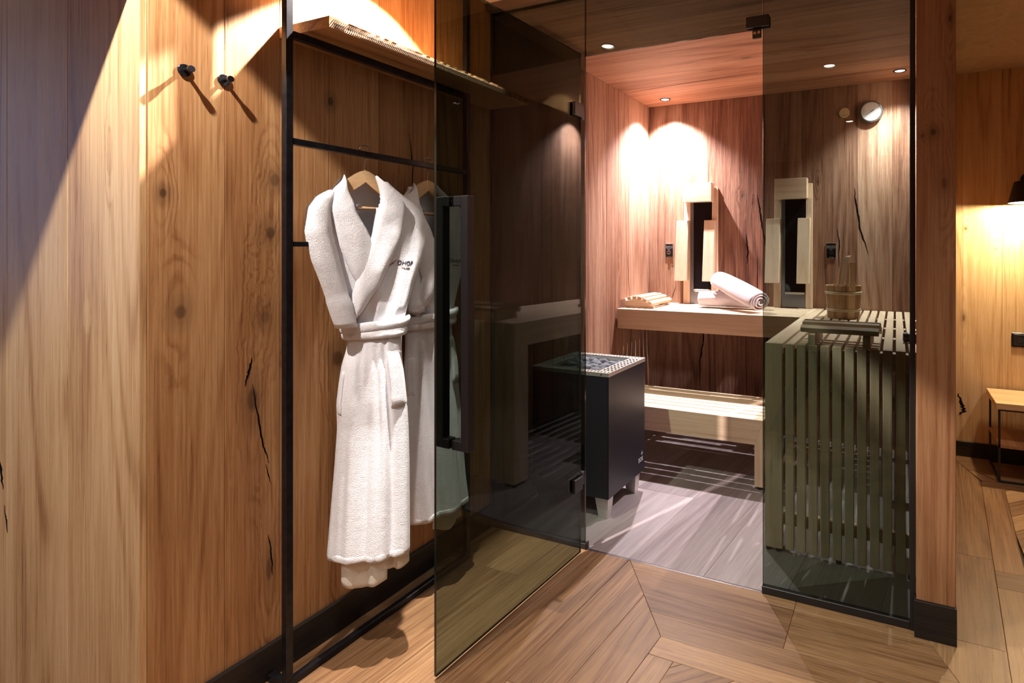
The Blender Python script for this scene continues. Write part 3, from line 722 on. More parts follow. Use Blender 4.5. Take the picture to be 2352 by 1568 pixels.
# ------------------------------------------------------------------ BATHROBES
R1L = [(1.412, -1.55, 1.205), (1.375, -1.555, 1.175), (1.347, -1.559, 1.147), (1.315, -1.563, 1.116), (1.29, -1.565, 1.114), (1.215, -1.562, 1.126), (1.138, -1.56, 1.147), (1.058, -1.557, 1.188), (0.988, -1.555, 1.223), (0.946, -1.555, 1.234), (0.898, -1.555, 1.239), (0.848, -1.555, 1.219), (0.79, -1.555, 1.208), (0.732, -1.555, 1.2), (0.659, -1.554, 1.203), (0.556, -1.552, 1.194), (0.43, -1.549, 1.18), (0.287, -1.545, 1.163)]
R1R = [(1.424, -1.508, 1.328), (1.391, -1.499, 1.369), (1.369, -1.493, 1.403), (1.343, -1.486, 1.449), (1.3, -1.475, 1.465), (1.218, -1.466, 1.46), (1.159, -1.46, 1.436), (1.088, -1.453, 1.397), (1.02, -1.445, 1.368), (0.973, -1.44, 1.346), (0.933, -1.435, 1.334), (0.894, -1.429, 1.326), (0.84, -1.421, 1.324), (0.778, -1.412, 1.326), (0.718, -1.403, 1.325), (0.645, -1.393, 1.321), (0.542, -1.379, 1.311), (0.416, -1.363, 1.297), (0.286, -1.346, 1.281)]
R2L = [(1.405, -1.538, 1.464), (1.374, -1.54, 1.437), (1.349, -1.542, 1.402), (1.311, -1.544, 1.378), (1.217, -1.543, 1.385), (1.13, -1.541, 1.401), (1.04, -1.538, 1.427), (0.979, -1.537, 1.444), (0.934, -1.536, 1.447), (0.874, -1.535, 1.449), (0.786, -1.534, 1.441), (0.683, -1.533, 1.437), (0.565, -1.533, 1.436), (0.416, -1.532, 1.439), (0.257, -1.53, 1.445)]
R2R = [(1.414, -1.52, 1.574), (1.392, -1.517, 1.612), (1.367, -1.514, 1.66), (1.334, -1.51, 1.714), (1.27, -1.504, 1.712), (1.195, -1.501, 1.704), (1.105, -1.498, 1.667), (1.01, -1.494, 1.631), (0.964, -1.492, 1.616), (0.924, -1.491, 1.61), (0.868, -1.489, 1.617), (0.785, -1.487, 1.632), (0.638, -1.483, 1.646), (0.506, -1.479, 1.656), (0.374, -1.475, 1.665), (0.219, -1.471, 1.686)]

class Robe:
    def __init__(s, Lt, Rt, zhem, seed, thick):
        zs = np.linspace(zhem - .12, 1.425, 160)
        def tab(t, k):
            v = np.interp(zs, [a[0] for a in t][::-1], [a[k] for a in t][::-1])
            ker = np.array([1, 2, 3, 2, 1.]) / 9; vp = np.concatenate([[v[0]] * 2, v, [v[-1]] * 2]); return np.convolve(vp, ker, 'valid')
        s.zs = zs; s.lx, s.ly, s.rx, s.ry = tab(Lt, 1), tab(Lt, 2), tab(Rt, 1), tab(Rt, 2); s.seed = seed; s.zhem = zhem; s.thick = thick
    def ends(s, z):
        i = lambda a: float(np.interp(z, s.zs, a))
        return Vector((i(s.lx), i(s.ly), 0)), Vector((i(s.rx), i(s.ry), 0))
    def b(s, z):
        return float(np.interp(z, [.2, .5, .9, .96, 1.02, 1.25, 1.36, 1.43], [.052, .05, .042, .038, .042, .046, .036, .026])) * s.thick
    def fold(s, q, z):
        a = float(np.interp(z, [.2, .85, .95, 1.02, 1.3, 1.42], [.013, .010, .002, .008, .005, .0]))
        n = mnoise.noise(Vector((q * 2.2 + s.seed, z * 1.1, s.seed))) * 1.5 + mnoise.noise(Vector((q * 5 + z * 1.2, z * 2.3, s.seed + 4))) * .8
        d = a * n
        if z < .93:     # wrap-over edge and drape
            e = .50 + .10 * math.sin(z * 5)
            d += .007 / (1 + math.exp((q - e) * 40)) - .003
            d -= .012 * math.exp(-((q - (e + .10 - .5 * (.9 - z) * .3)) / .07) ** 2) * min(1, (.95 - z) / .25)
        if z > 1.0: # gathering creases above the belt
            d += .005 * math.sin(q * 11 + z * 9 + s.seed) * max(0, min(1, (1.22 - z) / .2))
        return d
    def front(s, q, z, off=0.0, side=1):
        l, r = s.ends(z); dv = r - l; n = Vector((dv.y, -dv.x, 0)).normalized()
        qc = max(-1, min(1, q)); prof = (1 - qc * qc) ** .42
        p = l + dv * ((q + 1) / 2); dep = s.b(z) * prof * (1 if side > 0 else -.8)
        f = s.fold(q, z) * prof if side > 0 else 0
        p = p + n * (dep + f + off); p.z = z
        return p
    def vneck(s, q, z, m=0.0):
        # opening between collar bands: apex at z=1.225
        if z < 1.215: return False
        return np.interp(z, [1.215, 1.25, 1.341, 1.415], [-.17, -.24, -.52, -.97]) < q < np.interp(z, [1.215, 1.25, 1.338, 1.42], [-.10, -.06, .04, .52])
    def body(s, parent, mat='terry'):
        b = bmesh.new(); nz, nq = 92, 64; F_, B_ = [], []
        for i in range(nz + 1):
            z = s.zhem + (1.415 - s.zhem) * i / nz
            hem = 0.0
            fr, bk = [], []
            for j in range(nq + 1):
                q = -math.cos(PI * j / nq)
                fr.append(b.verts.new(s.front(q, z)))
                bk.append(fr[-1] if j in (0, nq) else b.verts.new(s.front(q, z, 0, -1)))
            F_.append(fr); B_.append(bk)
        for i in range(nz):
            z = s.zhem + (1.415 - s.zhem) * (i + .5) / nz
            for j in range(nq):
                q = -math.cos(PI * (j + .5) / nq)
                if not s.vneck(q, z): b.faces.new((F_[i][j], F_[i][j + 1], F_[i + 1][j + 1], F_[i + 1][j]))
                vs4 = (B_[i][j], B_[i + 1][j], B_[i + 1][j + 1], B_[i][j + 1])
                b.faces.new(list(dict.fromkeys(vs4)))
        o = obj('robe_body', b, mat, parent, smooth=True)
        md = o.modifiers.new('thickness', 'SOLIDIFY'); md.thickness = .003; md.offset = 0
        return o
    def strip(s, name, inner, outer, parent, th=.017, base=.003, mat='terry', n=70, m=12):
        def res(t):
            L_ = np.linspace(0, 1, len(t)); q = np.linspace(0, 1, n)
            out = np.stack([np.interp(q, L_, [a[k] for a in t]) for k in (0, 1)], 1)
            ker = np.ones(9) / 9; pad = np.concatenate([out[:1].repeat(4, 0), out, out[-1:].repeat(4, 0)])
            return np.stack([np.convolve(pad[:, k], ker, 'valid') for k in (0, 1)], 1)
        A_, B_ = res(inner), res(outer); b = bmesh.new(); top, bot = [], []
        for i in range(n):
            tr, br = [], []
            for j in range(m + 1):
                k = j / m; q = A_[i][0] * (1 - k) + B_[i][0] * k; z = A_[i][1] * (1 - k) + B_[i][1] * k
                e = math.sin(PI * min(max(k, 0), 1)) ** .45
                wob = .0025 * mnoise.noise(Vector((q * 4, z * 9, s.seed + 9)))
                tr.append(b.verts.new(s.front(q, min(z, 1.424), base + th * (.25 + .75 * e) + wob + (z - min(z, 1.424)) * 0) + Vector((0, 0, max(0, z - 1.424)))))
                br.append(b.verts.new(s.front(q, min(z, 1.424), base - .002) + Vector((0, 0, max(0, z - 1.424)))))
            top.append(tr); bot.append(br)
        for i in range(n - 1):
            for j in range(m):
                b.faces.new((top[i][j], top[i][j + 1], top[i + 1][j + 1], top[i + 1][j])); b.faces.new((bot[i][j], bot[i + 1][j], bot[i + 1][j + 1], bot[i][j + 1]))
            for j in (0, m): b.faces.new((top[i][j], top[i + 1][j], bot[i + 1][j], bot[i][j]))
        for i in (0, n - 1):
            for j in range(m): b.faces.new((top[i][j], top[i][j + 1], bot[i][j + 1], bot[i][j]))
        return obj(name, b, mat, parent, smooth=True)
    def belt(s, z0, z1, parent, tilt=0.0, name='belt', off=.010):
        b = bmesh.new(); rings = []; n = 72; m = 10
        for j in range(n):
            a = 2 * PI * j / n; q = -math.cos(a); side = 1 if math.sin(a) >= 0 else -1; row = []
            for k in range(m):
                t_ = 2 * PI * k / m; zz = (z0 + z1) / 2 + (z1 - z0) / 2 * math.cos(t_) * .98 + tilt * q
                rr = off + .007 * math.sin(t_)
                l, r = s.ends(zz); dv = r - l; nn = Vector((dv.y, -dv.x, 0)).normalized(); ds = dv.normalized()
                prof = abs(math.sin(a)) ** .8
                p = l + dv * ((q + 1) / 2) + nn * (side * s.b(zz) * prof * (1 if side > 0 else .8)) + (nn * math.sin(a) + ds * q) * rr
                p = p + nn * .0025 * mnoise.noise(Vector((q * 5, zz * 30, s.seed))); p.z = zz; row.append(b.verts.new(p))
            rings.append(row)
        for j in range(n):
            for k in range(m): b.faces.new((rings[j][k], rings[(j + 1) % n][k], rings[(j + 1) % n][(k + 1) % m], rings[j][(k + 1) % m]))
        return obj(name, b, 'terry', parent, smooth=True)
    def patch(s, name, q0, q1, z0, z1, parent, th=.008, mat='terry', qtop=None):
        b = bmesh.new(); n, m = 16, 14; T, B_ = [], []
        for i in range(n + 1):
            z = z0 + (z1 - z0) * i / n; t_, u_ = [], []
            for j in range(m + 1):
                q = q0 + (q1 - q0) * j / m; ed = min(1, min(i, n - i, j * 1.0, m - j) / 2 + .3)
                t_.append(b.verts.new(s.front(q, z, th * ed + .002 * mnoise.noise(Vector((q * 9, z * 14, s.seed)))))); u_.append(b.verts.new(s.front(q, z, -.003)))
            T.append(t_); B_.append(u_)
        for i in range(n):
            for j in range(m):
                b.faces.new((T[i][j], T[i][j + 1], T[i + 1][j + 1], T[i + 1][j])); b.faces.new((B_[i][j], B_[i + 1][j], B_[i + 1][j + 1], B_[i][j + 1]))
        for i in range(n):
            for j in (0, m): b.faces.new((T[i][j], T[i + 1][j], B_[i + 1][j], B_[i][j]))
        for j in range(m):
            for i in (0, n): b.faces.new((T[i][j], T[i][j + 1], B_[i][j + 1], B_[i][j]))
        return obj(name, b, mat, parent, smooth=True)
    def lettering(s, name, txt, size, q0, z0, parent, mat, slope=-.0, off=.0024):
        me = text_mesh(txt, size, .0004); bm = bmesh.new(); bm.from_mesh(me); bpy.data.meshes.remove(me)
        l, r = s.ends(z0); W = (r - l).length
        for v in bm.verts:
            q = q0 + v.co.x / W * 2; z = z0 + v.co.y + slope * v.co.x
            p = s.front(q, z, off + v.co.z); v.co = p
        return obj(name, bm, mat, parent)

def sleeve(name, path, wy, wx, parent, cuff=True):
    """flattened sleeve along path, wide along Y (wy) and thin along X (wx)"""
    P = [Vector(p) for p in path]; N = 40; b = bmesh.new(); rings = []; m = 28
    tt = np.linspace(0, 1, len(P))
    for i in range(N + 1):
        t_ = i / N; p = Vector([float(np.interp(t_, tt, [a[k] for a in P])) for k in range(3)])
        a_, c_ = float(np.interp(t_, np.linspace(0, 1, len(wy)), wy)), float(np.interp(t_, np.linspace(0, 1, len(wx)), wx))
        if cuff and t_ > .86: a_ *= 1.05; c_ *= 1.22
        row = []
        for k in range(m):
            an = 2 * PI * k / m; f = 1 + .10 * mnoise.noise(Vector((math.cos(an) * 1.5, math.sin(an) * 1.5, t_ * 4)))
            row.append(b.verts.new(p + Vector((math.sin(an) * c_ * f, math.cos(an) * a_ * f, 0))))
        rings.append(row)
    for i in range(N):
        for k in range(m): b.faces.new((rings[i][k], rings[i][(k + 1) % m], rings[i + 1][(k + 1) % m], rings[i + 1][k]))
    b.faces.new(rings[0])
    # inner end, slightly recessed opening
    inn = [b.verts.new(v.co + (P[-1] - v.co) * .25) for v in rings[-1]]; deep = [b.verts.new(v.co + Vector((0, 0, .02))) for v in inn]
    for k in range(m):
        b.faces.new((rings[-1][k], rings[-1][(k + 1) % m], inn[(k + 1) % m], inn[k])); b.faces.new((inn[k], inn[(k + 1) % m], deep[(k + 1) % m], deep[k]))
    b.faces.new(deep[::-1])
    return obj(name, b, 'terry', parent, smooth=True)

def make_hanger(rb, zc, label, yhook, phi):
    """wooden hanger; zc = top of the wooden arch"""
    l, r = rb.ends(1.38); ctr = Vector((-1.524, yhook, 0)); d = Vector((math.cos(phi), math.sin(phi), 0)); n = Vector((d.y, -d.x, 0))
    t_ = thing('coat_hanger', (ctr.x, ctr.y, zc), label, 'hanger', 'hangers on the rail')
    def pt(u, z, o=0.0): return ctr + d * u + n * o + Vector((0, 0, z))
    for s in (-1, 1):
        up, lo = [], []
        for i in range(15):
            q = i / 14; u = s * .172 * q
            up.append(pt(u, zc - .010 * (q * 4) ** 2 * .35 if q < .3 else zc - .0050 - .088 * ((q - .0) ** 1.25) - .0, -.007))
            lo.append(pt(u, zc - .036 - .098 * q ** 1.0 + .018 * max(0, q - .2), -.007))
        up = [pt(s * .132 * i / 14, zc - (.118 * (i / 14) ** 1.5), -.007) for i in range(15)]
        lo = [pt(s * .132 * i / 14, zc - .036 - .105 * (i / 14) ** .95 + .012 * (i / 14), -.007) for i in range(15)]
        b = bmesh.new()
        rows_ = []
        for a, c_ in zip(up, lo):
            rows_.append([b.verts.new(a), b.verts.new(a + n * .014), b.verts.new(c_ + n * .014), b.verts.new(c_)])
        for A_, B_ in zip(rows_[:-1], rows_[1:]):
            for k in range(4): b.faces.new((A_[k], A_[(k + 1) % 4], B_[(k + 1) % 4], B_[k]))
        b.faces.new(rows_[0]); b.faces.new(rows_[-1][::-1])
        o = obj('wooden_arm', b, 'hanger', t_, ctr + Vector((0, 0, zc)))
    obj('trouser_bar', tube([pt(-.15, zc - .118), pt(.15, zc - .118)], .0055, 12), 'hanger', t_, smooth=True)
    hz = 1.509
    path = [pt(0, zc - .004), pt(0, zc + .020), pt(.004, zc + .030)]
    rh = .0155; cz = hz
    n0 = 14
    pts = [pt(0, zc - .006), pt(0, zc + .012), pt(.001, zc + .024)]
    for i in range(n0 + 1):
        a = math.radians(-62 + (62 + 185) * i / n0); pts.append(pt(.000 + rh * math.cos(a) * 1.05, cz + rh * math.sin(a) * .95 + .001))
    obj('hook', tube(pts, .0017, 8), 'chrome', t_, smooth=True)
    return t_

rb1 = Robe(R1L, R1R, .288, 3.1, 1.0)
r1 = thing('bathrobe', (-1.45, 1.25, .2), 'belted white terry bathrobe fully in view, nearest the viewer on the rack', 'bathrobe', 'bathrobes on the rack')
def dress(rb, root, full=True):
    bd = rb.body(root)
    rb.strip('collar', [(-.95, 1.434), (-.445, 1.341), (-.221, 1.269), (-.145, 1.227), (-.12, 1.18)], [(-1.04, 1.385), (-.72, 1.30), (-.66, 1.20), (-.50, 1.115), (-.36, 1.08)], root, th=.019)
    rb.strip('collar', [(.449, 1.438), (.02, 1.338), (-.139, 1.236), (-.427, 1.111), (-.80, 1.006), (-.892, .975)], [(.72, 1.39), (.52, 1.314), (.30, 1.189), (.04, 1.082), (-.38, 1.012), (-.78, .966)], root, th=.022, base=.006)
    rb.belt(.925, .955, root, .004); rb.belt(.948, .980, root, .010, 'belt', .013)
    rb.patch('pocket', .60, 1.02, .715, .885, root, .011)
    rb.patch('pocket', -1.0, -.80, .70, .83, root, .006)
    # hem band
    rb.strip('hem', [(-.99, rb.zhem + .020), (0, rb.zhem + .020), (.99, rb.zhem + .020)], [(-.99, rb.zhem + .001), (0, rb.zhem + .001), (.99, rb.zhem + .001)], bd, th=.002, base=.0005)
    # hanging back panel below the front hem
    def lining(q0, q1, zl, zr, side, nm='lining'):
        b = bmesh.new(); T = []
        for i in range(15):
            row = []
            for j in range(19):
                q = q0 + (q1 - q0) * j / 18; zb = zl + (zr - zl) * j / 18 - .014 * math.sin(PI * j / 18); z = rb.zhem + .10 + (zb - rb.zhem - .10) * i / 14
                p = rb.front(q, max(z, rb.zhem), -.026 + .004 * math.sin(q * 9)) ; p.z = z; row.append(b.verts.new(p))
            T.append(row)
        for i in range(14):
            for j in range(18): b.faces.new((T[i][j], T[i][j + 1], T[i + 1][j + 1], T[i + 1][j]))
        o = obj(nm, b, 'terry_in', root, smooth=True); md = o.modifiers.new('thickness', 'SOLIDIFY'); md.thickness = .004; return o
    if full:
        lining(-.62, .50, rb.zhem - .078, rb.zhem - .070, -1); lining(.42, .98, rb.zhem - .036, rb.zhem - .036, -1)
    else:
        lining(-.25, .75, rb.zhem - .05, rb.zhem - .05, -1)
    rb.patch('neck_label', -.62, -.34, 1.318, 1.336, root, .001, 'labelgrey')
    for t_, sz, q, z, mt in (('DHOF', .0185, .40, 1.1515, 'blueprint'), ('••', .012, .27, 1.1515, 'blueprint'), ('WELLNESS', .0062, .50, 1.1395, 'brownprint')):
        rb.lettering('embroidery', t_, sz, q, z, bd, mt, -.06)
    b = bmesh.new(); pth = [rb.front(.06 + .30 * i / 9, 1.137 + .030 * (i / 9) ** 1.6, .005) for i in range(10)]
    obj('embroidery', tube(pth, [.0006 + .0008 * math.sin(PI * (1 - i / 12)) for i in range(10)], 6), 'redprint', bd)
dress(rb1, r1)
sleeve('sleeve', [(-1.540, 1.170, 1.376), (-1.536, 1.143, 1.352), (-1.532, 1.120, 1.318), (-1.522, 1.113, 1.25), (-1.512, 1.131, 1.165), (-1.507, 1.160, 1.07), (-1.504, 1.192, .966)], [.010, .026, .034, .039, .040, .036, .032], [.012, .022, .027, .028, .026, .023, .021], r1)
sleeve('sleeve', [(-1.520, 1.430, 1.30), (-1.535, 1.415, 1.22), (-1.545, 1.385, 1.12), (-1.55, 1.36, 1.03), (-1.55, 1.35, .97)], [.020, .032, .034, .032, .028], [.014, .018, .018, .018, .018], r1)
make_hanger(rb1, 1.446, 'wooden hanger with chrome hook inside the nearer bathrobe', 1.272, math.radians(78))
rb2 = Robe(R2L, R2R, .262, 8.7, .95)
r2 = thing('bathrobe', (-1.51, 1.54, .2), 'white terry bathrobe half hidden behind the open glass door', 'bathrobe', 'bathrobes on the rack')
dress(rb2, r2, False)
sleeve('sleeve', [(-1.525, 1.405, 1.295), (-1.510, 1.415, 1.21), (-1.500, 1.43, 1.13), (-1.497, 1.445, 1.05), (-1.495, 1.455, .985)], [.020, .032, .034, .032, .028], [.014, .020, .020, .020, .018], r2)
sleeve('sleeve', [(-1.52, 1.695, 1.30), (-1.54, 1.68, 1.22), (-1.55, 1.66, 1.12), (-1.555, 1.64, 1.03), (-1.555, 1.63, .97)], [.018, .03, .032, .03, .026], [.014, .016, .016, .016, .016], r2)
make_hanger(rb2, 1.444, 'wooden hanger with chrome hook inside the robe behind the glass door', 1.533, math.radians(84))

# ------------------------------------------------------------------ SAUNA BENCHES
ZT = .827
BX = -.479
def grp_box(name, dims, mat, root): return box(name, *dims, mat, root, bev=.0018, centre=True)
ub = thing('upper_bench', (-1.0, 3.45, ZT - .12), 'pale aspen upper bench along the back wall with towels on it', 'sauna bench')
grp_box('front_fascia', (XW + .008, BX - .001, 3.193, 3.221, .704, .827), 'aspen', ub)
yy = 3.224
while yy < YB - .02:
    grp_box('slat', (XW + .008, BX - .001, yy, min(yy + .044, YB - .004), ZT - .026, ZT), 'aspen', ub); yy += .0545
for x in (-1.5, -.95, -.56): grp_box('support_rail', (x, x + .045, 3.221, YB - .002, ZT - .095, ZT - .026), 'aspen_y', ub)
ab = thing('bench_arm', (-.18, 2.98, 0), 'waterfall slatted bench end behind the right glass panel', 'sauna bench')
grp_box('side_fascia', (BX, BX + .028, 2.299, YB - .003, .704, ZT), 'aspen_y', ab)
grp_box('corner_slab', (BX, BX + .068, 2.271, 2.299, .014, ZT), 'aspen_z', ab)
grp_box('side_leg', (BX, BX + .028, 2.299, 2.375, .014, .704), 'aspen_z', ab)
grp_box('corner_slat', (BX + .028, BX + .068, 2.299, YB - .003, ZT - .026, ZT), 'aspen_y', ab)
x = BX + .0797
vs_mesh = None; i = 0
while x + .033 < XR + .002:
    x1 = min(x + .0332, XR - .003)
    grp_box('upright_slat', (x, x1, 2.271, 2.297, .016, ZT), 'aspen_z', ab)
    grp_box('slat', (x, x1, 2.2975, YB - .003, ZT - .026, ZT), 'aspen_y', ab)
    x += .0443; i += 1
for z0 in (.60, .10): grp_box('cross_rail', (BX + .03, XR - .003, 2.2985, 2.322, z0, z0 + .05), 'aspen', ab)
for y in (2.36, 2.75, 3.10, 3.5): grp_box('support_rail', (BX + .029, XR - .003, y, y + .045, ZT - .095, ZT - .027), 'aspen', ab)
for x in (BX + .012, BX + .05, -.2, .05): obj('foot', lathe([(0, 0), (.011, 0), (.011, .012), (.006, .016), (0, .016)], (x, 2.285, 0), 'z', 14), 'black', ab)
lb = thing('lower_bench', (-1.1, 3.05, 0), 'low aspen step bench below the upper bench', 'sauna bench')
LXL, LXR, ZL = -1.56, -.602, .347
prism_pts = [(LXL, 2.82, ZL), (LXR, 2.82, ZL), (LXR - .046, 2.82, ZL - .127), (LXL, 2.82, ZL - .127)]
obj('front_fascia', prism(prism_pts, (0, .026, 0), bev=.0012), 'aspen', lb, (-1.1, 2.83, .28))
for xx, s in ((LXR, -1),):
    obj('leg', prism([(xx, 2.82, ZL), (xx, 2.82, .012), (xx + s * .046, 2.82, .012), (xx + s * .046, 2.82, ZL - .127)], (0, .026, 0), bev=.0012), 'aspen_z', lb, (xx, 2.83, .1))
grp_box('leg', (LXL, LXL + .046, 2.822, 2.846, .012, ZL - .127), 'aspen_z', lb)
for xx in (LXL, LXR - .046): grp_box('leg', (xx, xx + .046, 3.25, 3.276, .012, ZL - .026), 'aspen_z', lb)
yy = 2.8475
for k in range(7):
    grp_box('slat', (LXL, LXR, yy, yy + .0495, ZL - .026, ZL), 'aspen', lb); yy += .0615
for xx in (LXL + .1, -1.1, LXR - .1): grp_box('support_rail', (xx, xx + .04, 2.847, 3.27, ZL - .08, ZL - .0265), 'aspen_y', lb)
for xx, y in ((LXR - .02, 2.833), (LXL + .02, 2.833), (LXR - .02, 3.262), (LXL + .02, 3.262)): obj('foot', lathe([(0, 0), (.014, 0), (.014, .012), (0, .012)], (xx, y, 0), 'z', 14), 'black', lb)

# ------------------------------------------------------------------ HEADRESTS
def headrest(loc, rot, label, W=.215, Ln=.33, slats=6, H=.075):
    root = thing('slatted_headrest', loc, label, 'headrest', 'slatted headrests on the benches'); root.rotation_euler = (0, 0, rot)
    def put(name, bm, mat, og=(0, 0, 0)):
        bmesh.ops.recalc_face_normals(bm, faces=bm.faces); me = bpy.data.meshes.new(name); bm.to_mesh(me); bm.free(); return link_mesh(name, me, mat, root)
    def arc(u):   # u -1..1 -> height of the underside of slats
        return H - .020 - .036 * (u + .12) ** 2
    for yb in (-Ln / 2 + .03, Ln / 2 - .056):
        pts = [(-W / 2 + .012, yb, .0005), (W / 2 - .004, yb, .0005)] + [((W / 2 - .006) * u, yb, arc(u)) for u in np.linspace(1, -1, 17)]
        put('arched_support', prism(pts, (0, .026, 0)), 'aspen')
    for k in range(slats):
        u = -1 + 2 * (k + .5) / slats; x = u * W / 2; z = arc(u) + .011; tl = math.atan(-2 * .036 * (u + .12) / (W / 2))
        b = bbox(-.0125, .0125, -Ln / 2, Ln / 2, -.0105, .0105, .0015)
        bmesh.ops.rotate(b, verts=b.verts, cent=(0, 0, 0), matrix=Matrix.Rotation(-tl, 3, 'Y')); bmesh.ops.translate(b, verts=b.verts, vec=(x, 0, z))
        put('slat', b, 'aspen_y')
    return root
headrest((-1.495, 3.425, ZT), 0, 'slatted arched headrest in the far left corner of the bench', W=.215, Ln=.345)
headrest((-.197, 2.375, ZT), math.radians(88), 'slatted arched headrest on the bench end behind the right glass', W=.215, Ln=.285, slats=5, H=.088)

# ------------------------------------------------------------------ INFRARED BACKREST PANELS
def infrared(x0, label):
    """x0: left edge of black panel body"""
    root = thing('infrared_panel', (x0 + .10, YB, ZT), label, 'infrared panel', 'infrared backrest panels'); O = Vector((x0, 0, 0))
    def bx(name, a, b_, y0, y1, z0, z1, mat, bev=.002): return box(name, x0 + a, x0 + b_, y0, y1, z0, z1, mat, root, bev=bev, centre=True)
    bx('housing', .035, .185, 3.690, YB - .001, ZT + .002, 1.60, 'blackgloss')
    bx('glass_plate', .058, .180, 3.682, 3.690, ZT + .10, 1.58, 'irglass', .001)
    bx('inner_frame', .036, .058, 3.677, 3.690, ZT + .085, 1.60, 'greymetal', .001); bx('inner_frame', .058, .18, 3.679, 3.690, ZT + .085, ZT + .10, 'steel', .001)
    bx('base_plate', .036, .185, 3.676, 3.690, ZT + .002, ZT + .085, 'greymetal', .001)
    for a, b_ in ((-.012, .034), (.186, .226)):     # tapering side rails
        pts = [(x0 + a, 3.666, ZT + .001), (x0 + a, YB - .001, ZT + .001), (x0 + a, YB - .001, 1.615), (x0 + a, 3.691, 1.615)]
        obj('side_rail', prism(pts, (b_ - a, 0, 0), bev=.0015), 'aspen_z', root, (x0 + a, 3.66, 1.2))
    for a, b_ in ((-.058, .030), (.140, .216)):     # front slats, leaning
        pts = [(x0 + a - .003, 3.621, .985), (x0 + a - .003, 3.665, .985), (x0 + a, 3.691, 1.395), (x0 + a, 3.658, 1.395)]
        obj('front_slat', prism(pts, (b_ - a, 0, 0), bev=.002), 'aspen_z', root, (x0 + a, 3.61, 1.2))
    bx('head_block', .0, .200, 3.628, 3.690, 1.518, 1.645, 'aspen')
    return root
infrared(-1.322, 'pale wooden infrared backrest panel in the sauna corner, seen through the doorway')
infrared(-.706, 'pale wooden infrared backrest panel behind the right glass next to the bucket')
def control(x, label):
    root = thing('control_plate', (x, YB, 1.19), label, 'control plate', 'infrared control plates')
    pl_ = box('plate', x - .029, x + .029, YB - .006, YB - .0005, 1.143, 1.236, 'blackgloss', root, bev=.001)
    for dx, z0, z1 in ((-.0295, 1.142, 1.237), (.0285, 1.142, 1.237)): box('edge_strip', x + dx, x + dx + .001, YB - .0065, YB - .001, z0, z1, 'steel', root, bev=0)
    for z0 in (1.142, 1.236): box('edge_strip', x - .029, x + .029, YB - .0065, YB - .001, z0, z0 + .001, 'steel', root, bev=0)
    obj('dial_ring', lathe([(.0095, -.006), (.0135, -.006), (.0135, -.010), (.0095, -.010), (.0095, -.006)], (x, YB, 1.177), 'y', 28), 'chrome', root)
    obj('dial_knob', lathe([(0, -.006), (.0090, -.006), (.0085, -.016), (0, -.016)], (x, YB, 1.177), 'y', 24), 'black', root)
    for dx in (-.024, .024):
        for z in (1.149, 1.229): obj('screw', lathe([(0, -.006), (.0022, -.006), (.0020, -.0075), (0, -.0075)], (x + dx, YB, z), 'y', 10), 'chrome', pl_)
    text_obj('lettering', 'SENTIO', .0155, 'greyprint', pl_, (x - .0255, YB - .0062, 1.212), (1, 0, 0), (0, 0, 1), .0003); text_obj('lettering', 'Start', .0095, 'greyprint', pl_, (x - .0105, YB - .0062, 1.195), (1, 0, 0), (0, 0, 1), .0003)
    box('printed_line', x - .026, x + .026, YB - .0064, YB - .0058, 1.206, 1.2085, 'greyprint', pl_, bev=0)
    box('printed_line', x - .013, x + .013, YB - .0064, YB - .0058, 1.1475, 1.1505, 'greyprint', pl_, bev=0)
control(-1.452, 'small black control plate with silver dial left of the doorway infrared panel'); control(-.3695, 'small black control plate with silver dial above the bucket')

# ------------------------------------------------------------------ THERMOMETER AND VENT
tx, tz = -.137, 2.030
th = thing('thermometer', (tx, YB, tz), 'round white dial thermometer with blue grey rim on the sauna wall', 'thermometer')
obj('case', lathe([(0, -.001), (.066, -.001), (.066, -.022), (.062, -.030), (.058, -.031), (.0555, -.026), (0, -.026)], (tx, YB, tz), 'y', 48), 'greymetal', th, smooth=False)
dl = obj('dial', lathe([(0, -.0268), (.0553, -.0268)], (tx, YB, tz), 'y', 48), 'dial', th)
for k in range(24):
    a = math.radians(-40 + 260 * k / 23); c_ = Vector((tx + .047 * math.cos(a), YB - .0274, tz + .047 * math.sin(a)))
    b = bbox(-.0028, .0028, -.0003, .0003, -.0006, .0006); bmesh.ops.rotate(b, verts=b.verts, cent=(0, 0, 0), matrix=Matrix.Rotation(-a, 3, 'Y')); bmesh.ops.translate(b, verts=b.verts, vec=c_)
    obj('scale_mark', b, 'black', dl)
a = math.radians(33); b = bmesh.new(); dv = Vector((math.cos(a), 0, math.sin(a))); nv = Vector((-math.sin(a), 0, math.cos(a))); c_ = Vector((tx, YB - .029, tz))
prism([c_ - dv * .042 + nv * .0006, c_ - dv * .042 - nv * .0006, c_ - dv * .004 - nv * .001, c_ + dv * .004 - nv * .0028, c_ + dv * .024 - nv * .0004, c_ + dv * .024 + nv * .0004, c_ + dv * .004 + nv * .0028, c_ - dv * .004 + nv * .001], (0, .0008, 0), b)
obj('needle', b, 'black', dl)
vt = thing('sensor_button', (-.291, YB, 2.040), 'small round cork coloured sensor button beside the thermometer', 'sensor')
obj('body', lathe([(0, -.001), (.030, -.001), (.031, -.010), (.028, -.014), (0, -.0145)], (-.291, YB, 2.040), 'y', 36), 'cork', vt)
for i in range(5): box('slot', -.291 + .008 * (i - 2) - .0018, -.291 + .008 * (i - 2) + .0018, YB - .0152, YB - .0142, 2.018 + .002 * abs(i - 2), 2.022 + .002 * abs(i - 2), 'black', vt, bev=0)

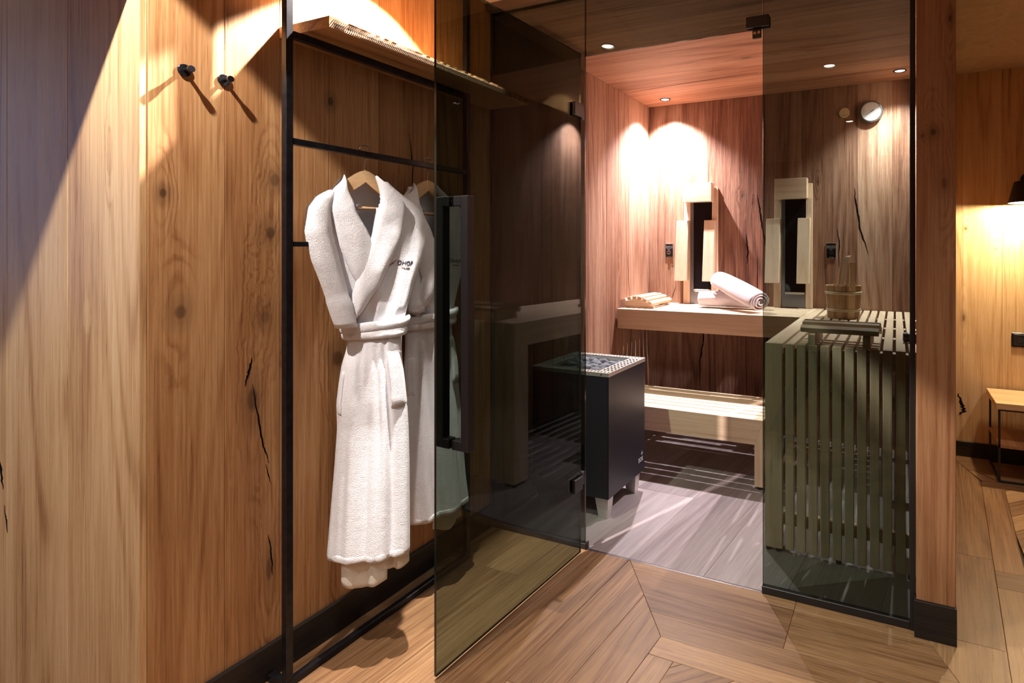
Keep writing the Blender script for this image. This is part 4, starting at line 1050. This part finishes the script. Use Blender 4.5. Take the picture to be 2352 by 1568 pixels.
# ------------------------------------------------------------------ BUCKET AND LADLE
bx_, by_ = -.262, 3.262
bk = thing('sauna_bucket', (bx_, by_, ZT), 'wooden stave bucket with pale double hoops on the bench', 'bucket')
NS = 16
for k in range(NS):
    a0, a1 = 2 * PI * (k + .02) / NS, 2 * PI * (k + .98) / NS; b = bmesh.new(); rowsb = []
    tall = k == 13
    zt_ = ZT + .177 if not tall else ZT + .305
    zz = [ZT + .001, ZT + .06, ZT + .177] + ([ZT + .20, ZT + .25, ZT + .29, ZT + .305] if tall else [])
    for z in zz:
        f = (z - ZT) / .177; ro = .083 + .010 * min(f, 1.25); ri = ro - .013; sh = 1.0
        if tall and z > ZT + .18: sh = .62 if z < ZT + .26 else .78
        am, hw = (a0 + a1) / 2, (a1 - a0) / 2 * sh * (1.25 if tall else 1)
        rowsb.append([b.verts.new((bx_ + r * math.cos(q), by_ + r * math.sin(q), z)) for r, q in ((ro, am - hw), (ro, am), (ro, am + hw), (ri, am + hw), (ri, am - hw))])
    for A_, B_ in zip(rowsb[:-1], rowsb[1:]):
        for i in range(5): b.faces.new((A_[i], A_[(i + 1) % 5], B_[(i + 1) % 5], B_[i]))
    b.faces.new(rowsb[0][::-1]); b.faces.new(rowsb[-1]); obj('stave', b, 'bucketwood', bk, (bx_ + .05 * k, by_, ZT + .1))
obj('bottom', lathe([(0, ZT + .014), (.072, ZT + .014), (.072, ZT + .022), (0, ZT + .022)], (bx_, by_, 0), 'z', 32), 'bucketwood', bk)
for z in (ZT + .043, ZT + .0505, ZT + .1345, ZT + .142):
    r = .0838 + .010 * (z - ZT) / .177; prof = [(r + .0028 * math.cos(q) + .0012, z + .0034 * math.sin(q)) for q in np.linspace(0, 2 * PI, 9)]
    obj('hoop', lathe(prof, (bx_, by_, 0), 'z', 48), 'hoop', bk, smooth=True)
ld = thing('ladle', (bx_, by_ - .02, ZT + .03), 'pale wooden ladle standing in the bucket', 'ladle')
P_ = [Vector((bx_ - .018, by_ + .015, ZT + .03)), Vector((bx_ - .008, by_ + .02, ZT + .18)), Vector((bx_ + .004, by_ + .028, ZT + .27)), Vector((bx_ + .018, by_ + .033, ZT + .33)), Vector((bx_ + .030, by_ + .036, ZT + .338))]
b = bmesh.new(); rowsb = []
for i, p_ in enumerate(P_):
    hw = (.011, .012, .0125, .013, .009)[i]; rowsb.append([b.verts.new(p_ + Vector(q)) for q in ((-hw, -.004, 0), (hw, -.004, 0), (hw, .004, 0), (-hw, .004, 0))])
for A_, B_ in zip(rowsb[:-1], rowsb[1:]):
    for i in range(4): b.faces.new((A_[i], A_[(i + 1) % 4], B_[(i + 1) % 4], B_[i]))
b.faces.new(rowsb[0][::-1]); b.faces.new(rowsb[-1]); obj('handle', b, 'ladle', ld)
obj('bowl', lathe([(0, ZT + .028), (.030, ZT + .030), (.036, ZT + .055), (.032, ZT + .055), (.027, ZT + .034), (0, ZT + .033)], (bx_ - .012, by_ - .012, 0), 'z', 24), 'aspen_z', ld, smooth=True)

# ------------------------------------------------------------------ TOWELS
def towel(name, p0, p1, ra, rb_, label, squash=.86, seed=0, turns=3.2):
    p0, p1 = Vector(p0), Vector(p1); d = (p1 - p0).normalized(); up = Vector((0, 0, 1)); s = d.cross(up).normalized(); u = s.cross(d).normalized()
    b = bmesh.new(); N, Mm = 26, 150; rows_ = []
    for i in range(N + 1):
        t_ = i / N; row = []
        for k in range(Mm + 1):
            f = k / Mm; an = 2 * PI * turns * f + seed; r = (ra + (rb_ - ra) * t_) * (.16 + .84 * f ** .8)
            en = 1 - .10 * (abs(2 * t_ - 1) ** 6)
            w = 1 + .05 * mnoise.noise(Vector((math.cos(an) * 1.3, math.sin(an) * 1.3, t_ * 3 + seed)))
            tip = .012 * mnoise.noise(Vector((f * 9, seed, t_))) * (2 * t_ - 1)
            c_ = p0 + (p1 - p0) * t_ + d * tip
            row.append(b.verts.new(c_ + s * math.cos(an) * r * en * w + u * math.sin(an) * r * squash * en * w))
        rows_.append(row)
    for A_, B_ in zip(rows_[:-1], rows_[1:]):
        for k in range(Mm): b.faces.new((A_[k], A_[k + 1], B_[k + 1], B_[k]))
    o = obj(name, b, 'towel', None, (p0 + p1) / 2, smooth=True); md = o.modifiers.new('thickness', 'SOLIDIFY'); md.thickness = .006; md.offset = -1
    return tag(o, label, 'towel', 'rolled towels on the bench')
towel('rolled_towel', (-1.155, 3.49, ZT + .054), (-.735, 3.49, ZT + .054), .062, .062, 'rolled lilac white towel lying along the bench under the other towel', seed=1.0)
towel('rolled_towel', (-.715, 3.27, ZT + .066), (-1.035, 3.505, ZT + .178), .078, .074, 'rolled lilac white towel leaning across the lying towel', seed=2.4)

# ------------------------------------------------------------------ HEATER
HX0, HX1, HY0, HY1 = -1.555, -1.155, 2.215, 2.610
ht = thing('sauna_heater', (-1.355, 2.41, 0), 'anthracite sauna heater with steel rim and grey stones', 'sauna heater')
hbm = bbox(HX0, HX1, HY0, HY1, .098, .637, 0)
bmesh.ops.delete(hbm, geom=[f for f in hbm.faces if f.calc_center_median().z > .636], context='FACES_ONLY')
hve = [e for e in hbm.edges if abs(e.verts[0].co.z - e.verts[1].co.z) > .1]
bmesh.ops.bevel(hbm, geom=hve, offset=.003, segments=2, affect='EDGES')
hbody = obj('body', hbm, 'heater', ht)
box('stone_tray', HX0 + .004, HX1 - .004, HY0 + .004, HY1 - .004, .5755, .580, 'black', ht, bev=0)
# rim grille: frame with slots
rim = bmesh.new(); ZR0, ZR1 = .637, .6545
def slab(x0, x1, y0, y1, z0=ZR1 - .003, z1=ZR1): bbox(x0, x1, y0, y1, z0, z1, 0, 1, rim)
wI = .062
for x0, x1, y0, y1 in ((HX0 - .002, HX1 + .002, HY0 - .002, HY0 + .0005), (HX0 - .002, HX1 + .002, HY1 - .0005, HY1 + .002), (HX0 - .002, HX0 + .0005, HY0, HY1), (HX1 - .0005, HX1 + .002, HY0, HY1)): slab(x0, x1, y0, y1, ZR0, ZR1)
# front and back bands: slots run along Y
for ya, yb in ((HY0, HY0 + wI * .62), (HY1 - wI * .62, HY1)):
    slab(HX0, HX1, ya, ya + .009); slab(HX0, HX1, yb - .009, yb); xx = HX0
    while xx < HX1 - .003: slab(xx, min(xx + .0075, HX1), ya + .009, yb - .009); xx += .0172
for xa, xb in ((HX0, HX0 + wI), (HX1 - wI, HX1)):
    ya, yb = HY0 + wI * .62, HY1 - wI * .62
    for k in range(4): slab(xa + k * (wI - .0065) / 3, xa + k * (wI - .0065) / 3 + .0065, ya, yb)
    yy_ = ya
    while yy_ < yb: slab(xa, xb, yy_, min(yy_ + .0085, yb)); yy_ += .0333
for x0, x1, y0, y1 in ((HX0 + wI, HX0 + wI + .002, HY0 + wI * .62, HY1 - wI * .62), (HX1 - wI - .002, HX1 - wI, HY0 + wI * .62, HY1 - wI * .62), (HX0 + wI, HX1 - wI, HY0 + wI * .62 - .002, HY0 + wI * .62), (HX0 + wI, HX1 - wI, HY1 - wI * .62, HY1 - wI * .62 + .002)): slab(x0, x1, y0, y1, .600, ZR1)
grim = obj('grille_rim', rim, 'steel', ht)
obj('rim_screw', lathe([(0, -.0022), (.003, -.0022), (.003, -.0032), (0, -.0032)], (HX1 - .035, HY0, .646), 'y', 12), 'black', grim)
for x, y in ((HX1 - .045, HY0 + .045), (HX1 - .045, HY1 - .06), (HX0 + .045, HY0 + .045), (HX0 + .045, HY1 - .06)):
    b = bmesh.new(); r0 = [b.verts.new((x + sx_ * .034, y + sy_ * .026, .098)) for sx_, sy_ in ((-1, -1), (1, -1), (1, 1), (-1, 1))]; r1_ = [b.verts.new((x + sx_ * .022 + .004, y + sy_ * .020, .0)) for sx_, sy_ in ((-1, -1), (1, -1), (1, 1), (-1, 1))]
    b.faces.new(r0); b.faces.new(r1_[::-1])
    for i in range(4): b.faces.new((r0[i], r0[(i + 1) % 4], r1_[(i + 1) % 4], r1_[i]))
    obj('leg', b, 'steel', ht)
text_obj('lettering', 'EOS', .030, 'whiteprint', hbody, (HX1 + .0006, HY1 - .078, .150), (0, 1, 0), (0, 0, 1), .0004)
b = bmesh.new(); prism([(HX1 + .0002, HY1 - .045, .186), (HX1 + .0002, HY1 - .041, .180), (HX1 + .0002, HY1 - .041, .192), (HX1 + .0002, HY1 - .037, .203)], (.0008, 0, 0), b); prism([(HX1 + .0002, HY1 - .036, .180), (HX1 + .0002, HY1 - .030, .184), (HX1 + .0002, HY1 - .026, .192), (HX1 + .0002, HY1 - .034, .187)], (.0008, 0, 0), b)
obj('flame_logo', b, 'whiteprint', hbody)
k = 0
for iy in range(5):
    for ix in range(5):
        x = HX0 + wI + .030 + ix * (HX1 - HX0 - 2 * wI - .06) / 4 + random.uniform(-.008, .008); y = HY0 + wI * .62 + .034 + iy * (HY1 - HY0 - 1.24 * wI - .068) / 4 + random.uniform(-.008, .008)
        b = bmesh.new(); bmesh.ops.create_icosphere(b, subdivisions=3, radius=1.0)
        sd = random.uniform(0, 99); sc3 = Vector((random.uniform(.030, .042), random.uniform(.026, .036), random.uniform(.020, .026)))
        for v in b.verts:
            nz = 1 + .28 * mnoise.noise(v.co * 1.2 + Vector((sd, 0, 0))) + .10 * mnoise.noise(v.co * 3.4 + Vector((0, sd, 0))); v.co = Vector((v.co.x * sc3.x, v.co.y * sc3.y, v.co.z * sc3.z)) * nz
        bmesh.ops.rotate(b, verts=b.verts, cent=(0, 0, 0), matrix=Matrix.Rotation(random.uniform(0, 6), 3, 'Z')); bmesh.ops.translate(b, verts=b.verts, vec=(x, y, .622 + random.uniform(-.010, .008)))
        pos = ('front left', 'front', 'middle', 'back', 'far')[iy]
        so = obj('sauna_stone', b, 'stone', None, (x, y, .65)); tag(so, 'rough grey stone lying in the heater grille', 'stone', 'stones in the heater')
# violet roller on the bench, cut by the post
vr = thing('massage_roller', (.07, 2.50, ZT), 'dark violet rounded roller end on the bench beside the oak post', 'roller')
obj('roller_body', lathe([(0, -.030), (.014, -.030), (.019, -.026), (.020, -.018), (.0185, -.012), (.0195, .0), (.0195, .06), (0, .06)], (.055, 2.50, ZT + .0205), 'x', 28), 'purple', vr, smooth=False)

# ------------------------------------------------------------------ BEDROOM CORNER
st = thing('side_table', (.66, 3.57, 0), 'low oak side table with thin black steel frame at the right edge', 'side table')
box('table_top', .47, .85, 3.40, 3.745, .378, .410, 'oak_pale_x', st, bev=.0015, centre=True); box('lower_shelf', .482, .838, 3.412, 3.735, .178, .196, 'oak_x', st, bev=.001, centre=True)
for x in (.482, .828):
    for y in (3.412, 3.725): box('leg', x, x + .010, y, y + .010, .010, .378, 'black', st, bev=.0006)
    box('floor_bar', x, x + .010, 3.412, 3.735, .0005, .010, 'black', st, bev=.0006)
for y in (3.412, 3.725): box('floor_bar', .492, .828, y, y + .010, .0005, .010, 'black', st, bev=.0006); box('top_bar', .492, .828, y, y + .010, .368, .3779, 'black', st, bev=.0006)
lp = thing('reading_lamp', (.665, YBED, 1.50), 'black conical lamp shade glowing warm below at the right edge', 'lamp')
lx, ly = .672, 3.615
obj('lamp_shade', lathe([(.118, 1.449), (.090, 1.562), (.087, 1.562), (.115, 1.449), (.118, 1.449)], (lx, ly, 0), 'z', 40), 'black', lp)
obj('inner_lining', lathe([(.1145, 1.451), (.087, 1.558), (0, 1.558)], (lx, ly, 0), 'z', 40), 'ivory', lp)
obj('bulb', lathe([(0, 1.475), (.018, 1.480), (.026, 1.497), (.022, 1.515), (.013, 1.535), (.013, 1.556), (0, 1.556)], (lx, ly, 0), 'z', 20), 'shade_in', lp, smooth=True)
obj('wall_arm', tube([(lx, ly, 1.566), (lx, ly, 1.59), (lx, YBED - .02, 1.59), (lx, YBED - .001, 1.59)], .007, 10), 'black', lp); obj('wall_rose', lathe([(0, -.001), (.035, -.001), (.035, -.012), (0, -.012)], (lx, YBED, 1.59), 'y', 24), 'black', lp)
PL = bpy.data.lights.new('reading_bulb', 'POINT'); PL.energy = P_BED; PL.color = (1, .80, .48); PL.shadow_soft_size = .02
o = bpy.data.objects.new('reading_bulb', PL); C.objects.link(o); o.parent = lp; o.location = Vector((lx, ly, 1.463)) - Vector(lp.location)
so = thing('wall_socket', (.636, YBED, .69), 'dark square power socket on the bedroom wall above the side table', 'socket')
box('frame', .596, .676, YBED - .009, YBED - .0005, .650, .730, 'blackgloss', so, bev=.003); box('insert', .604, .668, YBED - .0105, YBED - .009, .658, .722, 'black', so, bev=.001)
sw = obj('socket_well', lathe([(.0215, -.0106), (.0195, -.0106), (.0185, -.004), (0, -.004)], (.636, YBED, .69), 'y', 28), 'blackgloss', so)
for dx in (-.0095, .0095): obj('contact', lathe([(0, -.0042), (.0025, -.0042), (.0025, -.0055), (0, -.0055)], (.636 + dx, YBED, .69), 'y', 10), 'chrome', sw)
